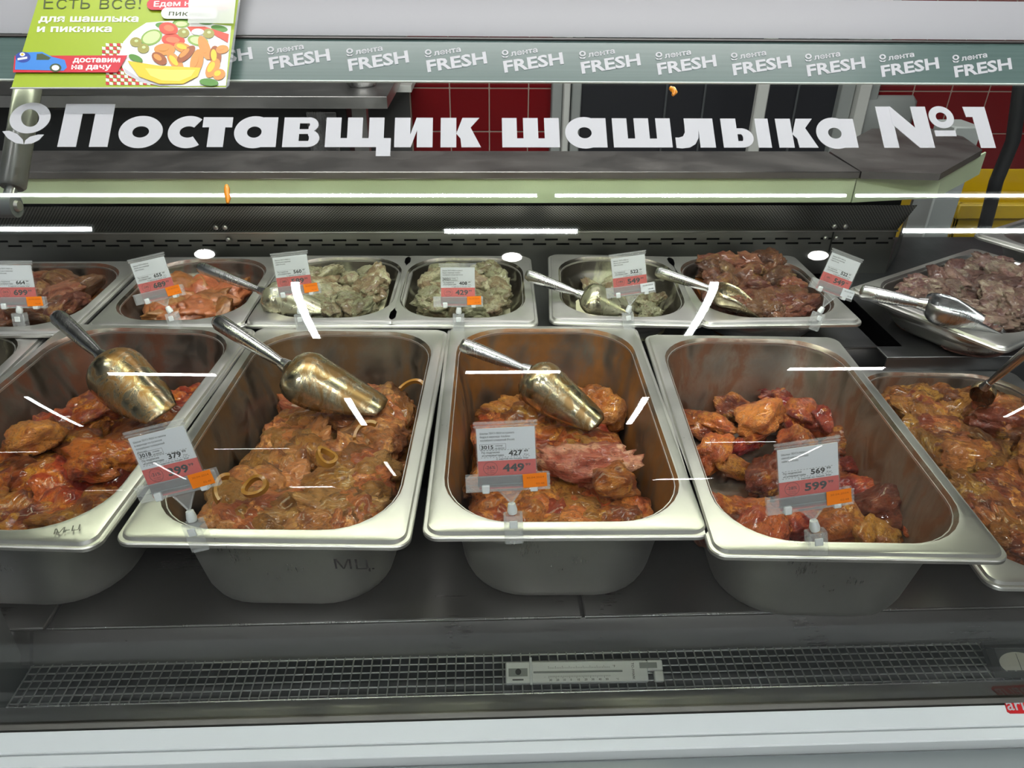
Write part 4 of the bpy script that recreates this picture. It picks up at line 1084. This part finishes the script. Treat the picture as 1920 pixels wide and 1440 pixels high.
# ================================================================== ONIONS
def ring_slice(r, th_, hgt, col, start=0, end=2 * pi):
    mb = MB(); n = 22; vs = []
    for i in range(n + 1):
        a = start + (end - start) * i / n
        for rr_, z in ((r - th_ / 2, 0), (r + th_ / 2, 0), (r + th_ / 2 * .9, hgt), (r - th_ / 2 * .9, hgt)):
            vs.append((rr_ * cos(a), rr_ * .8 * sin(a), z + .002 * sin(a * 2)))
    return mb.add(vs, [(i * 4 + k_, i * 4 + (k_ + 1) % 4, (i + 1) * 4 + (k_ + 1) % 4, (i + 1) * 4 + k_) for i in range(n) for k_ in range(4)] + [(3, 2, 1, 0), tuple(range(n * 4, n * 4 + 4))])
ON = plain('marinated_onion', (.36, .165, .03), .2)
for px, py, z, r, rot, nm in ((480, 915, .935, .020, .4, 'round onion slice low on the left in the tan meat'), (432, 925, .93, .024, 1.9, 'curved onion strip before the tan meat by the tilted tag'), (775, 690, .88, .018, 2.9, 'pale onion strip high in the rear right of the tan meat'),
                              (772, 738, .90, .024, .3, 'yellow onion strip in the rear right of the tan meat'), (690, 820, .92, .022, 1.1, 'onion strip in the middle of the tan meat'), (610, 860, .93, .020, 2.2, 'onion slice in the front half of the tan meat')):
    full = 'slice' in nm
    o = ring_slice(r * (.7 if full else 1), .0055, .008, None, 0, 2 * pi if full else 2.2).build('onion_slice', ON, smooth=50)
    o.location = at(px, py, z - .009); o.rotation_euler = (.35, -.3, rot); tag(o, nm, 'onion', 'onion pieces in the second deep pan')

# ================================================================== CURVED GLASS, ITS LETTERING AND BAND
gl = empty('curved_glass_pane', (0, .545, HC - .755)); tag(gl, 'large curved front glass of the counter with white lettering and a printed band', 'glass pane')
GLO = Vector(gl.location)
def GB(mb, nm, mat, smooth=None, parent=None):
    o = mb.build(nm, mat, parent or gl, smooth=smooth)
    if parent is None: o.location = -GLO
    return o
mb = MB(); vs = []
gx0_, gx1_ = XL - .012, 1.6
for X in (gx0_, gx1_):
    for (y, z) in GP: vs.append((X, y, z))
n = len(GP); front = [(i, i + n, i + 1 + n, i + 1) for i in range(n - 1)]
mb.add(vs, front); GB(mb, 'glass_sheet', GLASS, 170)
# visible polished edge of the sheet along its upper end
GB(MB().box(gx0_, gx1_, GT[0] - .004, GT[0] + .0005, GT[1] - .0085, GT[1] - .0035), 'glass_edge', plain('glass_edge_green', (.12, .16, .14), .2))
sB = on_glass(960, 277)[1]; XH = .0328     # baseline; x-height on the glass
sX = on_glass(960, 222)[1]; XH = sX - sB
def gmap(x0, y0s=None):
    return lambda x, y, off: gpt(x, sB + y, off + .0004)
def px2X(px, py=275): return on_glass(px, py)[0]
def rect(x0, x1, y0, y1): return [(x0, y0), (x1, y0), (x1, y1), (x0, y1)]
def annul(cx, cy, rx, ry, ix, iy, a0=0, a1=360, n=36):
    A = []; Bq = []
    for k in range(n + 1):
        a = radians(a0 + (a1 - a0) * k / n); A.append((cx + rx * cos(a), cy + ry * sin(a))); Bq.append((cx + ix * cos(a), cy + iy * sin(a)))
    return ('strip', A, Bq)
ST = .44
def glyph(ch, w):
    """w width in x-heights; returns polygons and strips"""
    st = ST
    if ch == 'П': c_ = 1.44; return [rect(0, .50, 0, c_ - .33), rect(w - .50, w, 0, c_ - .33), rect(0, w, c_ - .33, c_)]
    if ch == 'о': return [annul(w / 2, .5, w / 2, .54, w * .19, .19)]
    if ch == 'с': return [annul(w * .66, .5, w * .66, .54, w * .28, .19, 52, 308)]
    if ch == 'т': return [rect(0, w, .66, 1), rect(w / 2 - st / 2, w / 2 + st / 2, 0, .66)]
    if ch == 'а': return [annul(w * .47, .5, w * .47, .54, w * .17, .19), rect(w - .40, w, 0, 1)]
    if ch == 'в':
        xr = w - .30
        return [rect(0, st, 0, 1), rect(st, xr, .80, 1), rect(st, xr, .44, .60), rect(st, xr, 0, .20), annul(xr - .02, .75, .27, .25, .03, .06, -90, 90, 16), annul(xr - .02, .29, .32, .29, .03, .10, -90, 90, 16)]
    if ch in 'шщ':
        b = w if ch == 'ш' else w
        m_ = b / 2
        o_ = [rect(0, .42, .30, 1), rect(m_ - .21, m_ + .21, .30, 1), rect(b - .42, b, .30, 1), rect(0, b, 0, .30)]
        if ch == 'щ': o_ += [rect(b, b + .20, 0, .30), rect(b - .20, b + .20, -.30, 0)]
        return o_
    if ch == 'и': return [rect(0, st, 0, 1), rect(w - st, w, 0, 1), [(st, 0), (st + .02, 0), (w - st, .58), (w - st, 1), (w - st - .02, 1), (st, .42)]]
    if ch == 'к': return [rect(0, st, 0, 1), [(st, .46), (w - .52, 1), (w - .04, 1), (st + .12, .30)], [(st + .10, .50), (st + .38, .72), (w, 0), (w - .55, 0)]]
    if ch == 'л': return [rect(w - st, w, 0, 1), rect(.30, w - st, .70, 1), [(.30, .72), (.29, .52), (.22, .38), (.10, .335), (0, .34), (0, -.01), (.16, -.03), (.38, .0), (.56, .12), (.66, .32), (.70, .72)]]
    if ch == 'ь':
        xr = w - .34
        return [rect(0, st, 0, 1), rect(st, xr, .46, .66), rect(st, xr, 0, .22), annul(xr, .33, .34, .33, .04, .11, -90, 90, 18)]
    if ch == 'I': return [rect(0, w, 0, 1)]
    if ch == 'N': c_ = 1.44; return [rect(0, .44, 0, c_), rect(w - .44, w, 0, c_), [(.44, c_), (.40, c_), (.40, .80), (w - .44, 0), (w - .40, 0), (w - .40, .64)]]
    if ch == 'o': return [annul(w / 2, 1.07, w / 2, .39, w * .22, .17), rect(w * .08, w * .92, .40, .60)]
    if ch == '1': c_ = 1.44; return [rect(w - .44, w, 0, c_), [(0, c_), (.03, 1.08), (w - .44, 1.08), (w - .44, c_)]]
for ch, xa, xb in (('П', 108, 202), ('о', 218, 301), ('с', 311, 369), ('т', 375, 433), ('а', 436, 517), ('в', 529, 598), ('щ', 609, 719), ('и', 739, 811), ('к', 826, 902), ('ш', 942, 1050), ('а', 1061, 1139), ('ш', 1151, 1261),
                  ('л', 1268, 1342), ('ь', 1357, 1415), ('I', 1422, 1447), ('к', 1461, 1534), ('а', 1535, 1609), ('N', 1657, 1752), ('o', 1755, 1802), ('1', 1824, 1866)):
    Xa, Xb = px2X(xa), px2X(xb); w_ = (Xb - Xa) / XH
    if ch == 'т': w_ = (px2X(431) - Xa) / XH
    mb = MB(); gi = 0
    for g_ in glyph(ch, w_):
        mp = lambda x, y, off, Xa=Xa: gpt(Xa + x * XH, sB + y * XH, off + .0003)
        tk = .0004 + .00006 * gi; gi += 1
        if isinstance(g_, tuple): mb.strip(g_[1], g_[2], mp, tk)
        else: mb.prism(g_, mp, tk)
    GB(mb, 'vinyl_letter', VINYL)
# flower emblem before the lettering
def gpx(px, py, off):
    h = on_glass(px, py); return gpt(h[0], h[1], off + .0003)
mb = MB(); A = []; Bq = []
for k in range(41):
    a = 2 * pi * k / 40; c_, s_ = cos(a), sin(a); r_ = radians(-14)
    A.append((57 + 39 * c_ * cos(r_) - 28 * s_ * sin(r_), 222 + 39 * c_ * sin(r_) + 28 * s_ * cos(r_))); Bq.append((57 + 17 * c_, 222 + 16.5 * s_))
mb.strip(A, Bq, gpx)
mb.prism([(5, 247), (18, 246), (33, 252), (43, 262), (45, 271), (30, 269), (15, 260)], gpx); mb.prism([(83, 253), (72, 253), (57, 257), (48, 264), (46, 271), (60, 270), (74, 263)], gpx)
GB(mb, 'vinyl_emblem', VINYL)
# printed band with repeated shop mark
s_top = on_glass(960, 77)[1]; s_bot = on_glass(960, 155)[1]
m, t, p = newmat('band_print')
v = obco(t, (1, 90, 90)); nn_ = noi(t, v, 4, 3)
t.links.new(mixc(t, nn_, (.05, .088, .082), (.085, .13, .12)), p.inputs['Base Color']); setp(p, Roughness=.25, Specular_IOR_Level=.6); BAND = m
def band(sa, sb, off, th_):
    mb = MB(); P4 = [gpt(x, s, o_) for x in (-1.2, 1.6) for s, o_ in ((sa, off), (sb, off), (sb, off + th_), (sa, off + th_))]
    return mb.add(P4, [(0, 1, 5, 4), (1, 2, 6, 5), (2, 3, 7, 6), (3, 0, 4, 7), (3, 2, 1, 0), (4, 5, 6, 7)])
bo = GB(band(s_bot, s_top, .0004, .0003), 'printed_band', BAND)
GB(band(s_bot - .0012, s_bot, .0004, .0022), 'band_edge', plain('band_edge_bright', (.62, .68, .64), .25))
GB(band(s_top, s_top + .0022, .0004, .0025), 'band_edge', plain('band_edge_dark', (.05, .04, .04), .4))
for k, (px, py) in enumerate(((356, 89), (502, 92), (650, 95), (797, 97), (941, 98), (1086, 100), (1229, 102), (1370, 103), (1509, 105), (1648, 106), (1785, 107), (1920, 108))):
    mb = MB(); sc2 = 1 - .006 * k
    mp = lambda x, y, off: gpx(x, y, off + .0004)
    tr = radians(8.6)
    put(mb, 'FRESH', px + 5, py + 39, 21.5 * sc2, mp, width=115 * sc2, bold=.03, rot=tr, shear=.0, yd=-1, off=.0004)
    put(mb, 'лента', px + 17, py + 8.5, 9.5 * sc2, mp, width=52 * sc2, bold=.025, rot=tr, yd=-1, off=.0004)
    cx_, cy_ = px + 6, py + 2; A = [(cx_ + 6.3 * cos(2 * pi * i / 20), cy_ + 5 * sin(2 * pi * i / 20)) for i in range(21)]; Bq = [(cx_ + 3.2 * cos(2 * pi * i / 20), cy_ + 2.6 * sin(2 * pi * i / 20)) for i in range(21)]
    mb.strip(A, Bq, lambda x, y, off: gpx(x, y, off + .0008), t=.0001)
    mb.prism([(cx_ - 7, cy_ + 5), (cx_, cy_ + 8), (cx_ + 7, cy_ + 5), (cx_ + 4, cy_ + 9.5), (cx_ - 4, cy_ + 9.5)], lambda x, y, off: gpx(x, y, off + .0008), t=.0001)
    o = mb.build('shop_mark', VINYL, bo)
# marinade drips on the glass
for pts, nm, rad in (([(424, 346), (425, 352), (425, 360), (427, 370), (426, 380)], 'orange marinade run on the glass before the lit fascia', .0030), ([(1256, 163), (1262, 166), (1266, 172), (1262, 177)], 'orange marinade spot on the glass under the printed band', .0032)):
    q = [Vector(gpx(*p_, -.0015)) for p_ in pts]
    o = MB().tube(q, [rad * .6] + [rad] * (len(q) - 2) + [rad * .5], 10).build('marinade_smear', SMEAR, smooth=70); tag(o, nm, 'stain')

# ================================================================== POSTER hung on the upper glass
PN = Vector((0, -sin(SL), cos(SL))); PP = Vector((0, GT[0], GT[1])) + PN * .016
def ppx(px, py, off=0):
    d = ray(px, py); tt = (PP + PN * off - Vector((0, 0, HC))).dot(PN) / d.dot(PN)
    return Vector((0, 0, HC)) + d * tt
def ppo(px, py, off): q = ppx(px, py); return tuple(q + PN * off)
po = empty('green_poster', ppx(224, 165)); tag(po, 'lime green picnic poster hanging over the top left of the glass', 'poster')
def PO(mb, nm, mat, parent=None):
    o = mb.build(nm, mat, po); o.location = -Vector(po.location); return o
def poly(nm, mat, pts, lv=1): return PO(MB().prism(pts, lambda x, y, o_: ppo(x, y, o_ + lv * .00012), .0001), nm, mat)
m, t, p = newmat('poster_green'); t.links.new(mixc(t, noi(t, obco(t), 6, 2), (.27, .38, .008), (.35, .44, .015)), p.inputs['Base Color']); setp(p, Roughness=.4)
PGREEN = m
PO(MB().prism([(22, 165), (424, 165), (456, -60), (90, -60)], ppo, .0006), 'poster_sheet', PGREEN)
PO(MB().prism([(20, 167), (424, 166.5), (424, 165), (22, 165)], ppo, .0012), 'sheet_edge', VINYL)
PO(MB().prism([(424, 166), (430, 160), (458, -55), (455, -55)], ppo, .0010), 'clear_pocket_edge', PLAST)
PRED = plain('poster_red', (.55, .012, .03), .4); PWH = plain('poster_white', (.78, .79, .76), .4); PDK = plain('poster_dark', (.05, .07, .02), .5)
def ptext(s, x, y, h, w, mat, rot=0, bold=.02, shear=.12, lv=4):
    mb = MB(); put(mb, s, x, y, h, lambda a, b, o_: ppo(a, b, o_ + .0006 + lv * .00012), width=w, bold=bold, rot=rot, shear=shear, yd=-1, off=0); return PO(mb, 'poster_text', mat)
L6 = 6
def ppoly(nm, mat, pts, lv=1): return poly(nm, mat, pts, lv + 6)
ptext('Есть всё!', 82, 18, 24, 182, PDK, bold=-.012, shear=.1)
ptext('для шашлыка', 73, 42, 12, 187, PWH, bold=.03)
ptext('и пикника', 70, 61, 12, 140, PWH, bold=.03)
def pill(x0, x1, y0, y1, n=6):
    r = (y1 - y0) / 2; cy = (y0 + y1) / 2
    return [(x0 + r - r * sin(pi * k / n), cy - r * cos(pi * k / n)) for k in range(n + 1)][::1] + [(x1 - r + r * sin(pi * k / n), cy + r * cos(pi * k / n)) for k in range(n + 1)]
# picture: tablecloth, plate, vegetables, kebab, lemon, van
cl = MB(); cr = MB()
for i in range(22):
    for j in range(13):
        x, y = 178 + i * 7.0, 82 + j * 6.6
        edge = 186 + abs(j - 5) * 1.5 if j < 8 else 196
        if x < edge or x > 250 - 0 * j and j < 9 and False: continue
        if y > 160 or x > 300: continue
        if j in (5, 6) and x < 230: continue
        (cl if (i + j) % 2 else cr).prism([(x, y), (x + 6, y + 1), (x + 6.5, y + 6.2), (x + .5, y + 5.4)], lambda a, b, o_: ppo(a, b, o_ + .0009), .0001)
PO(cl, 'printed_cloth_white', PWH); PO(cr, 'printed_cloth_red', PRED)
ppoly('printed_plate', PWH, [(250, 60), (275, 44), (320, 40), (380, 44), (434, 50), (424, 162), (320, 163), (270, 157), (236, 140), (222, 110), (232, 80)], 2)
ppoly('printed_plate_rim', plain('poster_plate_shadow', (.50, .48, .52), .4), [(232, 128), (262, 148), (310, 160), (340, 162), (300, 162.5), (262, 154), (236, 138)], 3)
def disc(nm, cx, cy, rx, ry, mat, lv, rot=0, n=18):
    c_, s_ = cos(rot), sin(rot)
    return ppoly(nm, mat, [(cx + rx * cos(2 * pi * k / n) * c_ - ry * sin(2 * pi * k / n) * s_, cy + rx * cos(2 * pi * k / n) * s_ + ry * sin(2 * pi * k / n) * c_) for k in range(n)], lv)
CG = plain('poster_cucumber', (.22, .36, .06), .4); CL = plain('poster_cucumber_flesh', (.52, .62, .28), .4); TR = plain('poster_tomato', (.60, .05, .02), .4); TL = plain('poster_tomato_light', (.75, .16, .06), .4)
OL = plain('poster_olive', (.30, .27, .05), .4); KB = plain('poster_kebab', (.62, .24, .04), .4); KD = plain('poster_kebab_dark', (.30, .07, .01), .4); LM = plain('poster_lemon', (.85, .50, .02), .4); LF = plain('poster_lemon_flesh', (.95, .66, .12), .4); LV = plain('poster_leaf', (.07, .22, .02), .4)
for a in ((268, 50, 8), (300, 44, -4), (345, 42, 6), (372, 55, 10)): disc('printed_leaf', a[0] + 40, a[1], 16, 6, LV, 4, radians(a[2]))
disc('printed_cucumber', 285, 72, 21, 14, CG, 5, -.4); disc('printed_cucumber', 285, 72, 17, 11, CL, 6, -.4)
disc('printed_cucumber', 341, 47, 15, 7, CG, 5); disc('printed_cucumber', 341, 47, 11, 4.5, CL, 6)
disc('printed_cucumber', 372, 78, 20, 10, CG, 5, .2); disc('printed_cucumber', 372, 78, 15, 7, CL, 6, .2)
disc('printed_tomato', 317, 56, 18, 12, TR, 7, .2); disc('printed_tomato', 318, 55, 10, 6, TL, 8, .2)
disc('printed_tomato', 326, 77, 22, 12, TR, 7, .1); disc('printed_tomato', 325, 77, 13, 6, TL, 8, .1)
ppoly('printed_pepper', TR, [(352, 52), (385, 52), (430, 66), (428, 82), (400, 66), (362, 66)], 7); disc('printed_cheese', 372, 62, 12, 6, PWH, 8)
for a in ((256, 81), (270, 93), (345, 64), (392, 65)): disc('printed_olive', a[0], a[1], 11, 9, OL, 8); disc('printed_olive_pit', a[0] + 1, a[1] - 2, 3.5, 2.5, CL, 9)
for k, a in enumerate(((310, 95, 20, 11), (345, 92, 18, 9), (300, 112, 16, 10), (330, 118, 22, 10), (385, 92, 24, 10), (405, 108, 20, 11), (370, 118, 24, 12), (400, 130, 20, 11), (350, 104, 22, 9), (412, 142, 12, 10), (418, 95, 12, 8))):
    disc('printed_kebab_piece', *a, KD if k % 3 == 2 else KB, 9 + k * .1, .3 * k); disc('printed_kebab_glaze', a[0] - 3, a[1] - 2, a[2] * .55, a[3] * .5, LM if k % 2 else KB, 11, .3 * k)
ppoly('printed_lemon', LM, [(241, 117), (300, 126), (378, 130), (372, 146), (345, 160), (300, 160), (262, 146)], 13); ppoly('printed_lemon_flesh', LF, [(274, 131), (320, 134), (368, 134), (360, 146), (338, 155), (305, 154), (284, 145)], 14)
disc('printed_leaf', 393, 157, 18, 7, LV, 13, .1); disc('printed_leaf', 256, 112, 14, 6, LV, 12, .4)
ppoly('red_ribbon', PRED, [(30, 108), (241, 107), (222, 139), (27, 139)], 15)
BV = plain('poster_van_blue', (.05, .22, .62), .3)
ppoly('printed_van_body', BV, [(33, 106), (42, 102), (82, 101), (100, 110), (124, 116), (128, 130), (122, 136), (31, 134)], 17)
ppoly('printed_van_window', PDK, [(72, 105), (82, 104), (98, 112), (94, 116), (71, 116)], 18)
disc('printed_wheel', 107, 131, 11, 8, PDK, 19); disc('printed_wheel_rim', 107, 131, 7, 5, PWH, 20)
disc('printed_van_badge', 46, 111, 14, 10, plain('poster_navy', (.02, .05, .3), .4), 18); disc('printed_badge_ring', 45, 106, 5, 3.6, PWH, 19); disc('printed_badge_hole', 45, 106, 2.4, 1.8, LM, 20)
ppoly('printed_badge_bar', PWH, [(36, 113), (54, 110), (54, 114), (36, 117)], 19)
ptext('доставим', 139, 120, 9.5, 88, PWH, bold=.03, lv=18); ptext('на дачу', 136, 133, 9.5, 74, PWH, bold=.03, lv=18)
ppoly('red_pill', PRED, pill(277, 432, 2, 22), 15); ptext('Едем на ваш', 290, 16, 9.5, 124, PWH, rot=.03, bold=.02, lv=18)
ppoly('white_pill', PWH, pill(304, 410, 18, 39), 17); ptext('пикник!', 318, 33, 9.5, 78, PDK, rot=-.03, bold=.01, lv=20)
PO(MB().prism([(355, 49), (440, 50), (447, -20), (358, -20)], lambda a, b, o_: ppo(a, b, o_ + .0045), .0002), 'clear_tape', clearplastic('tape', (.8, .82, .78), .42))

# ================================================================== CEILING LAMPS (they show only as reflections in the curved glass)
ZL = 3.38
LAMP = emis('ceiling_lamp_light', (.93, 1.0, 1.0), 110); LAMPB = emis('bright_lamp_light', (1, 1, .98), 380); SPOT = emis('spot_lamp_light', (1, .98, .95), 70); DIM = emis('distant_lamp_light', (1, 1, 1), 45)
def add_lamp(pa, pb, thick, mat, lab):
    A_, B_ = refl_hit(*pa, ZL), refl_hit(*pb, ZL)
    if A_ is None or B_ is None or min(A_.y, B_.y) < -13.5: return
    mid = ((pa[0] + pb[0]) / 2, (pa[1] + pb[1]) / 2); along_x = abs(pa[0] - pb[0]) > 2.2 * abs(pa[1] - pb[1])
    q0_, q1_ = refl_hit(mid[0], mid[1] - thick / 2, ZL) if along_x else refl_hit(mid[0] - thick / 2, mid[1], ZL), refl_hit(mid[0], mid[1] + thick / 2, ZL) if along_x else refl_hit(mid[0] + thick / 2, mid[1], ZL)
    if q0_ is None or q1_ is None: return
    wd = (q0_ - q1_).length
    d_ = B_ - A_; L_ = d_.length; a_ = atan2(d_.y, d_.x)
    if abs(d_.x) > abs(d_.y): wd = abs(q0_.y - q1_.y) if along_x else wd
    wd = max(.010, min(wd, .5))
    r_ = empty('ceiling_lamp', ((A_.x + B_.x) / 2, (A_.y + B_.y) / 2, ZL), (0, 0, a_)); tag(r_, lab, 'lamp', 'ceiling lamps of the shop')
    boxo('diffuser', mat, (-L_ / 2, L_ / 2, -wd / 2, wd / 2, 0, .01), r_, 0)
    boxo('housing', GREYFR, (-L_ / 2 - .01, L_ / 2 + .01, -wd / 2 - .01, wd / 2 + .01, .0101, .04), r_, .002)
for k, (pa, pb, th_, mt, lab) in enumerate((
    ((-40, 366), (1007, 367), 6, LAMP, 'long linear ceiling lamp over the left of the counter'), ((1041, 367), (1587, 367), 6, LAMP, 'long linear ceiling lamp over the middle right'), ((1606, 367), (1990, 367), 6, LAMP, 'long linear ceiling lamp over the right end'),
    ((-60, 430), (170, 430), 8, LAMP, 'short linear lamp reflected at the left edge'), ((833, 434), (1083, 434), 8, LAMP, 'short linear lamp reflected in the middle of the glass'), ((1695, 433), (1960, 433), 8, LAMP, 'short linear lamp reflected at the right edge'),
    ((553, 532), (594, 634), 15, LAMP, 'slanting lamp reflection left over the first creamy pan'), ((1340, 532), (1290, 630), 15, LAMP, 'slanting lamp reflection over the heaped rear pan'),
    ((203, 701), (404, 702), 4, LAMPB, 'thin lamp reflection over the leftmost deep pan'), ((873, 697), (1050, 698), 4, LAMPB, 'thin lamp reflection over the middle deep pan'), ((1480, 691), (1657, 691), 4, LAMPB, 'thin lamp reflection over the half-empty pan'),
    ((651, 747), (683, 797), 12, LAMP, 'short slanting lamp reflection over the tan meat'), ((1211, 745), (1179, 795), 12, LAMP, 'short slanting lamp reflection in the middle pan'), ((48, 743), (152, 799), 7, LAMP, 'slanting lamp reflection over the dark red pork'), ((1885, 782), (1960, 742), 7, LAMP, 'slanting lamp reflection at the right end'),
    ((402, 841), (542, 841), 2.5, DIM, 'faint lamp reflection over the second pan'), ((-30, 848), (70, 847), 2.5, DIM, 'faint lamp reflection at the left edge'), ((1322, 829), (1455, 829), 2.5, DIM, 'faint lamp reflection over the half-empty pan'),
    ((722, 865), (741, 891), 6, DIM, 'tiny slanting lamp reflection over the tan meat'), ((1364, 929), (1410, 913), 4, DIM, 'tiny slanting lamp reflection in the half-empty pan'), ((1540, 835), (1480, 865), 4, DIM, 'slanting lamp reflection over the white part of the 599 tag'), ((288, 868), (348, 898), 4, DIM, 'slanting lamp reflection across the 399 tag'),
    ((545, 912), (625, 912), 2, DIM, 'thin faint lamp reflection low in the tan meat'), ((1228, 900), (1330, 899), 2, DIM, 'thin faint lamp reflection at the rim of the middle pan'), ((1180, 940), (1250, 940), 2, DIM, 'faintest lamp reflection in the middle pan'), ((160, 920), (232, 919), 2, DIM, 'thin faint lamp reflection in the dark red pork'))):
    add_lamp(pa, pb, th_, mt, lab)
for px, py, nm in ((383, 477, 'left'), (960, 483, 'middle'), (1535, 480, 'right')):
    c_ = refl_hit(px, py, ZL); e_ = refl_hit(px + 19, py, ZL)
    rad = (c_ - e_).length; ey_ = abs(refl_hit(px, py - 9, ZL).y - refl_hit(px, py + 9, ZL).y) / 2
    r_ = empty('spot_lamp', c_); r_.scale = (1, ey_ / rad, 1); tag(r_, 'round ceiling spot lamp seen as the %s bright oval in the glass' % nm, 'lamp', 'ceiling lamps of the shop')
    MB().tube([(0, 0, 0), (0, 0, .008)], rad, 24).build('diffuser', SPOT, r_, smooth=40); MB().tube([(0, 0, .009), (0, 0, .04)], rad * 1.15, 24).build('housing', GREYFR, r_, smooth=40)
